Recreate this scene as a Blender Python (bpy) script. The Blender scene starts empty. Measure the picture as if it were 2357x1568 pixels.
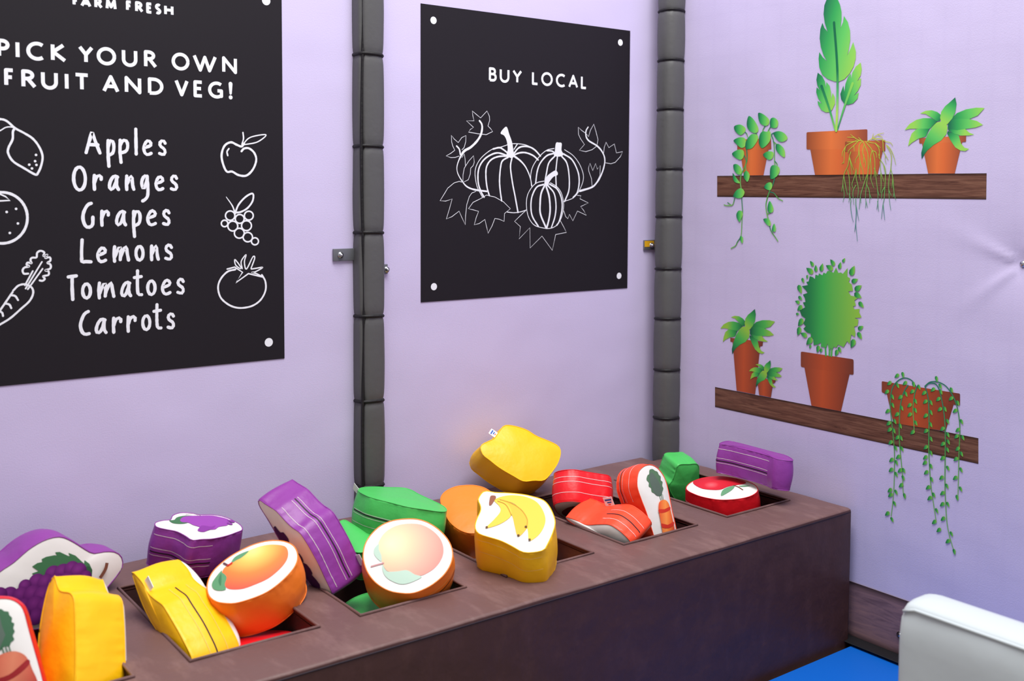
import bpy, bmesh, math, random
import numpy as np
from mathutils import Vector, noise
from mathutils.geometry import tessellate_polygon

# ------------------------------------------------------------------ camera
F, PX, PY = 2414.91, 1178.5, 583.72            # focal length and optical centre, in photo pixels (2357 x 1568)
YAW, PITCH, ROLL = 0.6443018, 0.0583197, 0.00465515
CAM = Vector((0.0, 0.0, 1.46))
Wd = Vector((math.sin(YAW) * math.cos(PITCH), math.cos(YAW) * math.cos(PITCH), -math.sin(PITCH)))
_r = Vector((math.cos(YAW), -math.sin(YAW), 0.0)); _u = _r.cross(Wd)
Rt = _r * math.cos(ROLL) + _u * math.sin(ROLL); Up = Rt.cross(Wd)
scene = bpy.context.scene
col = scene.collection
cam_d = bpy.data.cameras.new('camera'); cam = bpy.data.objects.new('camera', cam_d); col.objects.link(cam)
from mathutils import Matrix
M3 = Matrix((Rt, Up, -Wd)).transposed()
cam.matrix_world = Matrix.Translation(CAM) @ M3.to_4x4()
cam_d.sensor_fit = 'HORIZONTAL'; cam_d.sensor_width = 36.0
cam_d.lens = F / 2357 * 36.0
cam_d.shift_x = 0.0; cam_d.shift_y = (PY - 784.0) / 2357.0
cam_d.clip_start = 0.05
cam_d.dof.use_dof = True; cam_d.dof.focus_distance = 3.25; cam_d.dof.aperture_fstop = 3.2
scene.camera = cam

# ------------------------------------------------------------------ light
world = bpy.data.worlds.new('world'); scene.world = world; world.use_nodes = True
world.node_tree.nodes['Background'].inputs[0].default_value = (1.0, 0.97, 0.99, 1)
world.node_tree.nodes['Background'].inputs[1].default_value = 0.47
def area_light(name, loc, target, sx, sy, power, color=(1, 1, 1)):
    d = bpy.data.lights.new(name, 'AREA'); d.shape = 'RECTANGLE'; d.size = sx; d.size_y = sy; d.energy = power; d.color = color
    o = bpy.data.objects.new(name, d); col.objects.link(o); o.location = loc
    o.rotation_euler = (Vector(target) - Vector(loc)).to_track_quat('-Z', 'Y').to_euler()
    return o
area_light('ceiling_light', (1.45, 1.1, 4.8), (1.6, 1.45, 0.5), 2.8, 2.0, 275, (1.0, 0.985, 0.965))
vs = scene.view_settings
vs.view_transform = 'Standard'; vs.look = 'None'; vs.exposure = 0.0; vs.gamma = 1.0; vs.use_curve_mapping = False

# ------------------------------------------------------------------ pixel rays
def ray(x, y):
    return Wd + Rt * ((x - PX) / F) - Up * ((y - PY) / F)
def hit(x, y, P, n):
    d = ray(x, y); return CAM + d * ((P - CAM).dot(n) / d.dot(n))
def zoom(x0, y0, k):
    return lambda pts: [(x0 + p[0] * k, y0 + p[1] * k) for p in pts]
WX, WY = 2.88, 2.885                           # right wall plane, back wall plane
H = 0.46                                       # top of the foam counter

# ------------------------------------------------------------------ materials
MATS = {}
def lin(c):
    return tuple(((v / 255) / 12.92 if v / 255 <= 0.04045 else ((v / 255 + 0.055) / 1.055) ** 2.4) for v in c[:3]) + (1.0,)
def base(name):
    m = bpy.data.materials.new(name); m.use_nodes = True; MATS[name] = m
    nt = m.node_tree; b = nt.nodes['Principled BSDF']
    return m, nt, b
def L(nt, a, b): nt.links.new(a, b)
def N(nt, t, **kw):
    n = nt.nodes.new(t)
    for k, v in kw.items(): setattr(n, k, v)
    return n
def bump(nt, b, scale, strength, dist=0.01, detail=3.0, stretch=None):
    tc = N(nt, 'ShaderNodeTexCoord'); mp = N(nt, 'ShaderNodeMapping')
    if stretch: mp.inputs['Scale'].default_value = stretch
    nz = N(nt, 'ShaderNodeTexNoise'); nz.inputs['Scale'].default_value = scale; nz.inputs['Detail'].default_value = detail
    bp = N(nt, 'ShaderNodeBump'); bp.inputs['Strength'].default_value = strength; bp.inputs['Distance'].default_value = dist
    L(nt, tc.outputs['Object'], mp.inputs[0]); L(nt, mp.outputs[0], nz.inputs['Vector'])
    L(nt, nz.outputs[0], bp.inputs['Height']); L(nt, bp.outputs[0], b.inputs['Normal'])
    return tc, nz, bp
def vinyl(name, rgb, rough=0.42, scale=26, strength=0.35, spec=0.4):
    m, nt, b = base(name)
    b.inputs['Base Color'].default_value = lin(rgb); b.inputs['Roughness'].default_value = rough
    b.inputs['Specular IOR Level'].default_value = spec
    bump(nt, b, scale, strength, 0.006)
    return m
def ink(name, rgb, rough=0.55):
    m, nt, b = base(name)
    b.inputs['Base Color'].default_value = lin(rgb); b.inputs['Roughness'].default_value = rough
    b.inputs['Specular IOR Level'].default_value = 0.25
    return m
def ramp_ink(name, stops, radial=False, rough=0.55):
    """printed colour gradient, read from the print's own UV"""
    m, nt, b = base(name)
    uv = N(nt, 'ShaderNodeUVMap'); uv.uv_map = 'print'
    rp = N(nt, 'ShaderNodeValToRGB')
    if radial:
        ln = N(nt, 'ShaderNodeVectorMath', operation='LENGTH'); L(nt, uv.outputs[0], ln.inputs[0]); L(nt, ln.outputs['Value'], rp.inputs[0])
    else:
        sp = N(nt, 'ShaderNodeSeparateXYZ'); L(nt, uv.outputs[0], sp.inputs[0]); L(nt, sp.outputs[0], rp.inputs[0])
    el = rp.color_ramp.elements
    while len(el) < len(stops): el.new(0.5)
    for e, (p, c) in zip(el, stops): e.position = p; e.color = lin(c)
    L(nt, rp.outputs[0], b.inputs['Base Color']); b.inputs['Roughness'].default_value = rough
    b.inputs['Specular IOR Level'].default_value = 0.25
    return m

vinyl('vinyl_yellow', (253, 192, 10)); vinyl('vinyl_orange', (252, 132, 40)); vinyl('vinyl_purple', (136, 56, 148))
vinyl('vinyl_green', (72, 188, 90)); vinyl('vinyl_red', (222, 22, 34)); vinyl('vinyl_carrot', (244, 76, 44))
vinyl('face_white', (228, 226, 223), 0.5, 14, 0.2)
vinyl('vinyl_grey', (84, 84, 85), 0.45, 60, 0.12, 0.35)
vinyl('vinyl_black', (22, 24, 27), 0.4, 20, 0.3)
vinyl('cord_black', (18, 16, 19), 0.6, 90, 0.3)
vinyl('padding_white', (192, 201, 204), 0.4, 9, 0.3)
vinyl('mat_blue', (0, 96, 196), 0.5, 200, 0.05)
vinyl('floor_beige', (120, 112, 100), 0.6, 50, 0.1)
vinyl('stitch_white', (226, 214, 216), 0.7); vinyl('stitch_yellow', (244, 206, 112), 0.7); vinyl('zip_dark', (30, 14, 30), 0.6)
m, nt, b = base('metal'); b.inputs['Base Color'].default_value = (0.55, 0.56, 0.6, 1); b.inputs['Metallic'].default_value = 1; b.inputs['Roughness'].default_value = 0.25
m, nt, b = base('plate_grey'); b.inputs['Base Color'].default_value = lin((112, 114, 120)); b.inputs['Metallic'].default_value = 0.5; b.inputs['Roughness'].default_value = 0.45
ink('sticker_yellow', (226, 170, 30)); ink('tag_white', (236, 236, 240)); ink('tag_blue', (40, 90, 180)); ink('tag_red', (230, 90, 70)); ink('tag_black', (30, 30, 40))
ink('chalk', (232, 234, 242), 0.7); ink('poster_dark', (25, 21, 28), 0.6)
ink('ink_brown', (118, 72, 56)); ink('ink_stem', (96, 58, 70)); ink('ink_dot', (90, 62, 30))

# counter vinyl: brown with rubbed patches, in a lit and a shaded tone
def counter_mat(name, rgb, rub):
    m, nt, b = base(name)
    tc, nz, bp = bump(nt, b, 9, 0.35, 0.02, 4)
    sc = N(nt, 'ShaderNodeTexNoise'); sc.inputs['Scale'].default_value = 7; sc.inputs['Detail'].default_value = 8; sc.inputs['Roughness'].default_value = 0.7
    mp = N(nt, 'ShaderNodeMapping'); mp.inputs['Scale'].default_value = (2.2, 0.7, 1.0); mp.inputs['Rotation'].default_value = (0, 0, 0.6)
    L(nt, tc.outputs['Object'], mp.inputs[0]); L(nt, mp.outputs[0], sc.inputs['Vector'])
    rp = N(nt, 'ShaderNodeValToRGB'); rp.color_ramp.elements[0].position = 0.5; rp.color_ramp.elements[1].position = 0.78
    L(nt, sc.outputs[0], rp.inputs[0])
    mx = N(nt, 'ShaderNodeMix', data_type='RGBA'); mx.inputs[6].default_value = lin(rgb); mx.inputs[7].default_value = lin(rub)
    L(nt, rp.outputs[0], mx.inputs[0]); L(nt, mx.outputs[2], b.inputs['Base Color'])
    b.inputs['Roughness'].default_value = 0.5; b.inputs['Specular IOR Level'].default_value = 0.4
counter_mat('counter_brown_shaded', (66, 39, 37), (78, 50, 48))     # front and side panels: shade painted in as a darker tone
counter_mat('counter_top_lit', (104, 76, 73), (130, 101, 97))   # top panel: scuffed, dusty; made paler to paint in light from above
counter_mat('counter_pit', (62, 40, 40), (76, 52, 50))

# lavender printed wall cloth, faint net showing through
def wall_mat(name, net):
    m, nt, b = base(name)
    tc = N(nt, 'ShaderNodeTexCoord')
    big = N(nt, 'ShaderNodeTexNoise'); big.inputs['Scale'].default_value = 2.2; big.inputs['Detail'].default_value = 2
    L(nt, tc.outputs['Object'], big.inputs['Vector'])
    fine = N(nt, 'ShaderNodeTexNoise'); fine.inputs['Scale'].default_value = 260; L(nt, tc.outputs['Object'], fine.inputs['Vector'])
    ma = N(nt, 'ShaderNodeMath', operation='MULTIPLY_ADD'); ma.inputs[1].default_value = 0.02; L(nt, fine.outputs[0], ma.inputs[0]); L(nt, big.outputs[0], ma.inputs[2])
    bp = N(nt, 'ShaderNodeBump'); bp.inputs['Strength'].default_value = 0.25; bp.inputs['Distance'].default_value = 0.05
    L(nt, ma.outputs[0], bp.inputs['Height']); L(nt, bp.outputs[0], b.inputs['Normal'])
    c0 = lin((201, 191, 226)); 
    if net:
        br = N(nt, 'ShaderNodeTexBrick'); br.offset = 0.0
        br.inputs['Scale'].default_value = 1.0; br.inputs['Brick Width'].default_value = 0.075; br.inputs['Row Height'].default_value = 0.075
        br.inputs['Mortar Size'].default_value = 0.012; br.inputs['Mortar Smooth'].default_value = 1.0
        br.inputs['Color1'].default_value = c0; br.inputs['Color2'].default_value = c0; br.inputs['Mortar'].default_value = lin((199.6, 189.6, 224.8))
        mp = N(nt, 'ShaderNodeMapping'); mp.inputs['Rotation'].default_value = (0, math.radians(90), math.radians(90))
        sx = N(nt, 'ShaderNodeSeparateXYZ'); cx = N(nt, 'ShaderNodeCombineXYZ')
        L(nt, tc.outputs['Object'], sx.inputs[0]); L(nt, sx.outputs[1], cx.inputs[0]); L(nt, sx.outputs[2], cx.inputs[1]); L(nt, cx.outputs[0], br.inputs['Vector'])
        L(nt, br.outputs['Color'], b.inputs['Base Color'])
    else:
        b.inputs['Base Color'].default_value = c0
    b.inputs['Roughness'].default_value = 0.55; b.inputs['Specular IOR Level'].default_value = 0.3
wall_mat('wall_cloth', False); wall_mat('wall_cloth_net', True)

# printed timber: u along the plank in metres, v across it 0..1
def wood_ink(name, dark, mid, light):
    m, nt, b = base(name)
    uv = N(nt, 'ShaderNodeUVMap'); uv.uv_map = 'print'
    mp = N(nt, 'ShaderNodeMapping'); mp.inputs['Scale'].default_value = (5.0, 5.5, 1.0)
    nz = N(nt, 'ShaderNodeTexNoise'); nz.inputs['Scale'].default_value = 1.6; nz.inputs['Detail'].default_value = 9; nz.inputs['Roughness'].default_value = 0.62; nz.inputs['Distortion'].default_value = 1.2
    L(nt, uv.outputs[0], mp.inputs[0]); L(nt, mp.outputs[0], nz.inputs['Vector'])
    rp = N(nt, 'ShaderNodeValToRGB'); el = rp.color_ramp.elements; el.new(0.5)
    for e, (p, c) in zip(el, ((0.3, dark), (0.48, mid), (0.68, light))): e.position = p; e.color = lin(c)
    L(nt, nz.outputs[0], rp.inputs[0])
    sp = N(nt, 'ShaderNodeSeparateXYZ'); L(nt, uv.outputs[0], sp.inputs[0])
    ed = N(nt, 'ShaderNodeValToRGB'); e2 = ed.color_ramp.elements; e2.new(0.5); e2.new(0.6)
    for e, (p, v) in zip(e2, ((0.0, 0.18), (0.13, 1.0), (0.88, 1.0), (1.0, 0.2))): e.position = p; e.color = (v, v, v, 1)
    L(nt, sp.outputs[1], ed.inputs[0])
    mx = N(nt, 'ShaderNodeMix', data_type='RGBA'); mx.blend_type = 'MULTIPLY'; mx.inputs[0].default_value = 1
    L(nt, rp.outputs[0], mx.inputs[6]); L(nt, ed.outputs[0], mx.inputs[7]); L(nt, mx.outputs[2], b.inputs['Base Color'])
    b.inputs['Roughness'].default_value = 0.55; b.inputs['Specular IOR Level'].default_value = 0.25
wood_ink('ink_wood', (74, 44, 34), (104, 68, 54), (128, 90, 72))
wood_ink('ink_wood_base', (104, 80, 90), (128, 100, 108), (146, 112, 114))

ramp_ink('ink_leaf', ((0, (20, 96, 76)), (0.3, (52, 164, 86)), (0.62, (98, 200, 98)), (1, (150, 212, 88))))
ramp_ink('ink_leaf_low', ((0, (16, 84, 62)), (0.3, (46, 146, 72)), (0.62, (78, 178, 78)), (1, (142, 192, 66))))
ramp_ink('ink_pot', ((0, (150, 80, 48)), (0.4, (222, 116, 60)), (0.55, (216, 108, 56)), (1, (150, 76, 52))))
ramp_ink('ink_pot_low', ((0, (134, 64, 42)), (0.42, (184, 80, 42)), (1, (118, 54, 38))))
ramp_ink('ink_rim', ((0, (146, 76, 46)), (0.42, (228, 122, 64)), (1, (146, 74, 54))))
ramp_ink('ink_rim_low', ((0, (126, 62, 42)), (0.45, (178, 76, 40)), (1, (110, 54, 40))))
ramp_ink('ink_bush', ((0, (28, 104, 64)), (0.17, (34, 128, 70)), (0.38, (60, 168, 78)), (0.7, (110, 182, 74)), (1, (144, 192, 64))))
ramp_ink('ink_strand', ((0, (190, 196, 70)), (0.35, (150, 180, 66)), (0.7, (104, 172, 90)), (1, (58, 130, 120))))
ramp_ink('ink_vine', ((0, (40, 116, 96)), (0.5, (84, 160, 74)), (1, (120, 180, 96))))
ramp_ink('ink_stalk', ((0, (20, 104, 70)), (0.45, (24, 116, 78)), (0.68, (90, 190, 110)), (0.85, (176, 222, 100)), (1, (160, 218, 90))))
ramp_ink('ink_stalk_left', ((0, (20, 110, 78)), (0.6, (60, 170, 96)), (1, (130, 210, 90))))
ramp_ink('ink_stalk_right', ((0, (140, 212, 90)), (0.6, (90, 190, 100)), (1, (40, 150, 90))))
ramp_ink('ink_peach', ((0, (255, 224, 138)), (0.28, (255, 190, 96)), (0.6, (252, 130, 66)), (1, (250, 82, 72))), True)
ramp_ink('ink_peach_pale', ((0, (244, 222, 180)), (0.35, (240, 198, 160)), (0.7, (228, 166, 146)), (1, (222, 140, 130))), True)
ink('ink_peach_leaf', (92, 148, 108)); ink('ink_peach_leaf_dark', (66, 122, 86)); ink('ink_pale_leaf', (178, 204, 188)); ink('ink_pale_stem', (190, 140, 142))
ink('ink_grape_leaf', (60, 110, 72)); ink('ink_grape_leaf_dark', (46, 90, 58))
ramp_ink('ink_grape', ((0, (124, 44, 128)), (0.6, (98, 28, 106)), (1, (70, 14, 82))), True)
ink('ink_grape_dark', (66, 16, 78)); ink('ink_grape_bright', (146, 66, 164)); ink('ink_grape_mid', (128, 52, 146))
ink('ink_banana', (236, 194, 76)); ink('ink_banana_mid', (228, 180, 66)); ink('ink_banana_line', (196, 148, 56)); ink('ink_banana_stem', (140, 88, 70))
ramp_ink('ink_apple', ((0, (226, 96, 104)), (0.25, (206, 36, 52)), (1, (186, 22, 42))), True)
ink('ink_apple_leaf', (98, 150, 112)); ink('ink_tomato', (132, 22, 20))
ramp_ink('ink_carrot', ((0, (226, 82, 44)), (0.45, (246, 150, 72)), (0.6, (242, 128, 56)), (1, (206, 48, 44))))
ramp_ink('ink_carrot_dull', ((0, (206, 92, 72)), (0.45, (214, 128, 98)), (1, (176, 44, 44))))
ink('ink_carrot_band', (206, 52, 36)); ink('ink_carrot_band_dull', (150, 34, 40)); ink('ink_green_top', (84, 116, 88)); ink('ink_green_top_dark', (88, 104, 94)); ink('ink_green_top_near', (62, 104, 76))

# ------------------------------------------------------------------ mesh helpers
class MB:
    """verts / faces / material slots / print UV collected into one mesh object"""
    def __init__(s): s.v = []; s.f = []; s.m = []; s.uv = []; s.mats = []
    def mi(s, name):
        if name not in s.mats: s.mats.append(name)
        return s.mats.index(name)
    def face(s, idx, mat, uv=None):
        s.f.append(tuple(idx)); s.m.append(s.mi(mat)); s.uv.append(uv or [(0, 0)] * len(idx))
    def add(s, verts, faces, mat):
        k = len(s.v); s.v += [Vector(v) for v in verts]
        for f in faces: s.face([i + k for i in f], mat)
    def quadstrip(s, rows, mat, closed=True):
        k = len(s.v); n = len(rows[0])
        for r in rows: s.v += [Vector(p) for p in r]
        for a in range(len(rows) - 1):
            for i in range(n if closed else n - 1):
                j = (i + 1) % n
                s.face((k + a * n + i, k + a * n + j, k + (a + 1) * n + j, k + (a + 1) * n + i), mat)
    def box(s, lo, hi, mat):
        x0, y0, z0 = lo; x1, y1, z1 = hi
        s.add([(x0, y0, z0), (x1, y0, z0), (x1, y1, z0), (x0, y1, z0), (x0, y0, z1), (x1, y0, z1), (x1, y1, z1), (x0, y1, z1)],
              [(0, 3, 2, 1), (4, 5, 6, 7), (0, 1, 5, 4), (1, 2, 6, 5), (2, 3, 7, 6), (3, 0, 4, 7)], mat)
    def tube(s, pts, r, mat, seg=8, closed=False):
        pts = [Vector(p) for p in pts]; n = len(pts); rows = []
        for i, p in enumerate(pts):
            a = pts[(i - 1) % n] if closed or i else p; c = pts[(i + 1) % n] if closed or i < n - 1 else p
            d = (c - a).normalized(); h = Vector((0, 0, 1)) if abs(d.z) < 0.9 else Vector((1, 0, 0))
            e = d.cross(h).normalized(); g = e.cross(d)
            rr = r[i] if isinstance(r, (list, tuple)) else r
            rows.append([p + (e * math.cos(t) + g * math.sin(t)) * rr for t in [2 * math.pi * q / seg for q in range(seg)]])
        if closed: rows.append(rows[0])
        self_k = len(s.v); s.quadstrip(rows, mat)
        if not closed:
            s.face(list(range(self_k, self_k + seg))[::-1], mat); m_ = self_k + (n - 1) * seg; s.face(list(range(m_, m_ + seg)), mat)
    def build(s, name, parent=None, smooth=True, bevel=0, org=None):
        me = bpy.data.meshes.new(name)
        o = bpy.data.objects.new(name, me); col.objects.link(o)
        if parent is not None: org = parent_world(parent)
        elif org is None: org = Vector((0, 0, 0))
        me.from_pydata([v - org for v in s.v], [], s.f)
        for nm in s.mats: me.materials.append(MATS[nm])
        uvl = me.uv_layers.new(name='print')
        for p, mi, uv in zip(me.polygons, s.m, s.uv):
            p.material_index = mi; p.use_smooth = smooth
            for li, t in zip(p.loop_indices, uv): uvl.data[li].uv = t
        me.update()
        if parent is not None: o.parent = parent
        else: o.location = org
        if bevel:
            bv = o.modifiers.new('bevel', 'BEVEL'); bv.width = bevel; bv.segments = 3; bv.limit_method = 'ANGLE'
            for p in me.polygons: p.use_smooth = True
        return o
def parent_world(o):
    v = Vector((0, 0, 0))
    while o is not None: v = v + o.location; o = o.parent
    return v
def empty(name, loc, label, cat, group=None):
    o = bpy.data.objects.new(name, None); col.objects.link(o); o.location = Vector(loc); o.empty_display_size = 0.05
    return tag(o, label, cat, group)
def tag(o, label, cat, group=None):
    o['label'] = label; o['category'] = cat
    if group: o['group'] = group
    return o
def structure(o): o['kind'] = 'structure'; return o

def smooth_curve(pts, closed=False, per=8):
    """Catmull-Rom through the points"""
    n = len(pts); P = [np.array(p, float) for p in pts]; out = []
    if n < 3: return [tuple(p) for p in P]
    for i in range(n if closed else n - 1):
        a = P[(i - 1) % n] if closed or i else 2 * P[0] - P[1]
        b, c = P[i], P[(i + 1) % n]
        d = P[(i + 2) % n] if closed or i < n - 2 else 2 * P[-1] - P[-2]
        for k in range(per):
            t = k / per
            out.append(tuple(0.5 * ((2 * b) + (c - a) * t + (2 * a - 5 * b + 4 * c - d) * t * t + (3 * b - a - 3 * c + d) * t ** 3)))
    if not closed: out.append(tuple(P[-1]))
    return out
def resample(pts, n):
    P = np.array(list(pts) + [pts[0]], float); d = np.r_[0, np.cumsum(np.linalg.norm(np.diff(P, axis=0), axis=1))]
    t = np.linspace(0, d[-1], n + 1)[:-1]
    return np.stack([np.interp(t, d, P[:, 0]), np.interp(t, d, P[:, 1])], 1)
def area2(P):
    x, y = P[:, 0], P[:, 1]; return 0.5 * np.sum(x * np.roll(y, -1) - np.roll(x, -1) * y)

class Art:
    """flat print on a carrier surface: fills, strokes and dots in the carrier's own 2D coordinates"""
    def __init__(s, to2, to3, lift=0.0, step=0.00002, maxlen=None, cyc=100000):
        s.to2 = to2; s.to3 = to3; s.mb = MB(); s.lift = s.lift0 = lift; s.n = 0; s.cyc = cyc; s.step = step; s.maxlen = maxlen
    def p2(s, pts): return [s.to2(p) for p in pts]
    def up(s):
        s.n += 1; s.lift = s.lift0 + (s.n % s.cyc) * s.step
    def _uv(s, p, g):
        if not g: return (0, 0)
        if g[0] == 'lin':
            a, b = np.array(g[1]), np.array(g[2]); d = b - a; return (float(np.dot(np.array(p) - a, d) / np.dot(d, d)), 0.5)
        if g[0] == 'rad':
            return ((p[0] - g[1][0]) / g[2], (p[1] - g[1][1]) / g[2])
        return g[1](p)
    def _fill2(s, q, mat, g=None):
        if len(q) < 3: return
        s.up()
        if s.maxlen:
            bm = bmesh.new()
            vs_ = [bm.verts.new((p[0], p[1], 0)) for p in q]
            tris = tessellate_polygon([[Vector((p[0], p[1], 0)) for p in q]])
            for t in tris:
                try: bm.faces.new([vs_[i] for i in t])
                except ValueError: pass
            for _ in range(5):
                es = [e for e in bm.edges if e.calc_length() > s.maxlen]
                if not es: break
                bmesh.ops.subdivide_edges(bm, edges=es, cuts=1)
                bmesh.ops.triangulate(bm, faces=bm.faces[:])
            bm.verts.index_update()
            pts = [(v.co.x, v.co.y) for v in bm.verts]; fs = [[v.index for v in f.verts] for f in bm.faces]
            bm.free()
        else:
            pts = q; fs = tessellate_polygon([[Vector((p[0], p[1], 0)) for p in q]])
        k = len(s.mb.v); s.mb.v += [s.to3(p[0], p[1], s.lift) for p in pts]
        for f in fs:
            f = list(f); a, b, c = [np.array(pts[i]) for i in f]
            if (b[0] - a[0]) * (c[1] - a[1]) - (b[1] - a[1]) * (c[0] - a[0]) < 0: f = f[::-1]
            s.mb.face([i + k for i in f], mat, [s._uv(pts[i], g) for i in f])
    def fill(s, px, mat, g=None, smooth=0):
        """g: ('h', ) gradient left to right over the shape, ('v',) top to bottom, ('d', pxA, pxB), ('r', pxC, pxR)"""
        q = s.p2(px)
        if smooth: q = smooth_curve(q, True, smooth)
        s._fill2(q, mat, s._grad(q, g))
    def _grad(s, q, g):
        if not g: return None
        xs = [p[0] for p in q]; ys = [p[1] for p in q]
        if g[0] == 'h': return ('lin', (min(xs), 0), (max(xs), 0))
        if g[0] == 'v': return ('lin', (0, max(ys)), (0, min(ys)))
        if g[0] == 'd': return ('lin', s.to2(g[1]), s.to2(g[2]))
        if g[0] == 'r':
            c, e = s.to2(g[1]), s.to2(g[2]); return ('rad', c, math.dist(c, e))
        return g
    def stroke2(s, q, w, mat, g=None, closed=False, caps=True, jitter=0.0):
        n = len(q)
        if n < 2: return
        s.up()
        Q = [np.array(p, float) for p in q]; k = len(s.mb.v); pts = []
        for i in range(n):
            a = Q[(i - 1) % n] if closed or i else Q[i]; b = Q[(i + 1) % n] if closed or i < n - 1 else Q[i]
            d = b - a; l = np.linalg.norm(d); d = d / l if l > 1e-9 else np.array((1.0, 0)); nn = np.array((-d[1], d[0]))
            ww = (np.interp(i / (n - 1), np.linspace(0, 1, len(w)), w) if isinstance(w, (list, tuple)) else w) * 0.5
            if jitter: ww *= 1 + random.uniform(-jitter, jitter)
            pts += [Q[i] + nn * ww, Q[i] - nn * ww]
        s.mb.v += [s.to3(p[0], p[1], s.lift) for p in pts]
        for i in range(n if closed else n - 1):
            j = (i + 1) % n; f = (2 * i, 2 * i + 1, 2 * j + 1, 2 * j)
            s.mb.face([k + t for t in f], mat, [s._uv(pts[t], g) for t in f])
        if caps and not closed:
            w0 = w[0] if isinstance(w, (list, tuple)) else w; w1 = w[-1] if isinstance(w, (list, tuple)) else w
            for c, ww in ((Q[0], w0), (Q[-1], w1)):
                s.disc2(c, ww * 0.5, mat, g, 10)
    def stroke(s, px, w, mat, g=None, closed=False, smooth=6, caps=True, jitter=0.0):
        q = s.p2(px)
        if smooth: q = smooth_curve(q, closed, smooth)
        s.stroke2(q, w, mat, s._grad(q, g), closed, caps, jitter)
    def disc2(s, c, r, mat, g=None, seg=20):
        s._fill2([(c[0] + r * math.cos(2 * math.pi * i / seg), c[1] + r * math.sin(2 * math.pi * i / seg)) for i in range(seg)], mat, g)
    def disc(s, c, r, mat, g=None, seg=24): s.disc2(s.to2(c), r, mat, g, seg)
    def leaf(s, a, b, w, mat, g=None):
        """leaf from base a to tip b, half width w relative to its length"""
        a2, b2 = np.array(s.to2(a)), np.array(s.to2(b)); d = b2 - a2; nn = np.array((-d[1], d[0])) * w
        q = [a2, a2 + d * 0.12 + nn * 0.75, a2 + d * 0.38 + nn, a2 + d * 0.72 + nn * 0.6, b2, a2 + d * 0.72 - nn * 0.6, a2 + d * 0.38 - nn, a2 + d * 0.12 - nn * 0.75]
        q = [tuple(p) for p in q]; s._fill2(q, mat, s._grad(q, g))
    def build(s, name, parent): return s.mb.build(name, parent, smooth=s.maxlen is not None)
# carriers: the two walls
NB = Vector((0, -1, 0)); NR = Vector((-1, 0, 0))
def back_art(lift, step=0.000008):
    P = Vector((0, WY, 0))
    def to2(p): q = hit(p[0], p[1], P, NB); return (q.x, q.z)
    return Art(to2, lambda u, v, l: Vector((u, WY - l, v)), lift, step, None, 60)
def right_art(lift, step=0.00002):
    P = Vector((WX, 0, 0))
    def to2(p): q = hit(p[0], p[1], P, NR); return (-q.y, q.z)
    return Art(to2, lambda u, v, l: Vector((WX - l, -u, v)), lift, step)
def at_back(x, y): return hit(x, y, Vector((0, WY, 0)), NB)
def at_right(x, y): return hit(x, y, Vector((WX, 0, 0)), NR)

# ------------------------------------------------------------------ the setting
mb = MB(); mb.box((-2.2, -1.2, -0.05), (WX + 0.1, WY + 0.1, 0.0), 'floor_beige')
structure(mb.build('floor', smooth=False))
mb = MB(); mb.box((-2.2, WY, 0.0), (WX + 0.06, WY + 0.05, 2.75), 'wall_cloth')
structure(mb.build('wall_back', smooth=False))
# right wall: cloth drawn in at its bolt
bolt = at_right(2350, 608)
mb = MB(); ys = list(np.arange(WY, 1.75, -0.05)) + list(np.arange(1.75, 1.1, -0.012)) + list(np.arange(1.1, -1.21, -0.05)); zs = list(np.arange(0, 0.85, 0.05)) + list(np.arange(0.85, 1.7, 0.012)) + list(np.arange(1.7, 2.76, 0.05))
def cloth(y, z):
    dy, dz = bolt.y - y, z - bolt.z; d = math.hypot(dy, dz); a = math.atan2(dz, -dy)
    pinch = 0.016 * math.exp(-d / 0.05)
    folds = 0
    for ang, wd, amp, reach in ((2.55, 0.10, 0.010, 0.20), (-2.6, 0.11, 0.013, 0.24), (-2.25, 0.08, 0.008, 0.2), (1.9, 0.12, 0.008, 0.12), (0.4, 0.16, 0.008, 0.2), (-0.7, 0.14, 0.008, 0.2)):
        da = (a - ang + math.pi) % (2 * math.pi) - math.pi
        folds += amp * math.exp(-(da / wd) ** 2) * min(1, d / 0.03) * math.exp(-d / (reach * 0.55))
    return WX + pinch - folds
k = len(mb.v)
for y in ys:
    for z in zs: mb.v.append(Vector((cloth(y, z), y, z)))
nz_ = len(zs)
for i in range(len(ys) - 1):
    for j in range(nz_ - 1):
        mb.face((i * nz_ + j, (i + 1) * nz_ + j, (i + 1) * nz_ + j + 1, i * nz_ + j + 1), 'wall_cloth_net')
structure(mb.build('wall_right'))

# printed timber skirting on the right wall
zt = at_right(1949, 1335).z; zb = at_right(1943, 1458).z
mb = MB(); y0, y1 = -1.2, 2.84
mb.v += [Vector((WX - 0.003, y0, zb)), Vector((WX - 0.003, y1, zb)), Vector((WX - 0.003, y1, zt)), Vector((WX - 0.003, y0, zt)),
         Vector((WX, y0, zt)), Vector((WX, y1, zt)), Vector((WX, y0, zb)), Vector((WX, y1, zb))]
mb.face((0, 3, 2, 1), 'ink_wood_base', [(0, 0), (0, 1), (y1 - y0, 1), (y1 - y0, 0)])
mb.face((3, 4, 5, 2), 'ink_wood_base', [(0, 1), (0, 1), (4, 1), (4, 1)]); mb.face((0, 1, 7, 6), 'ink_wood_base')
structure(mb.build('baseboard_right', smooth=False))

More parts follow.
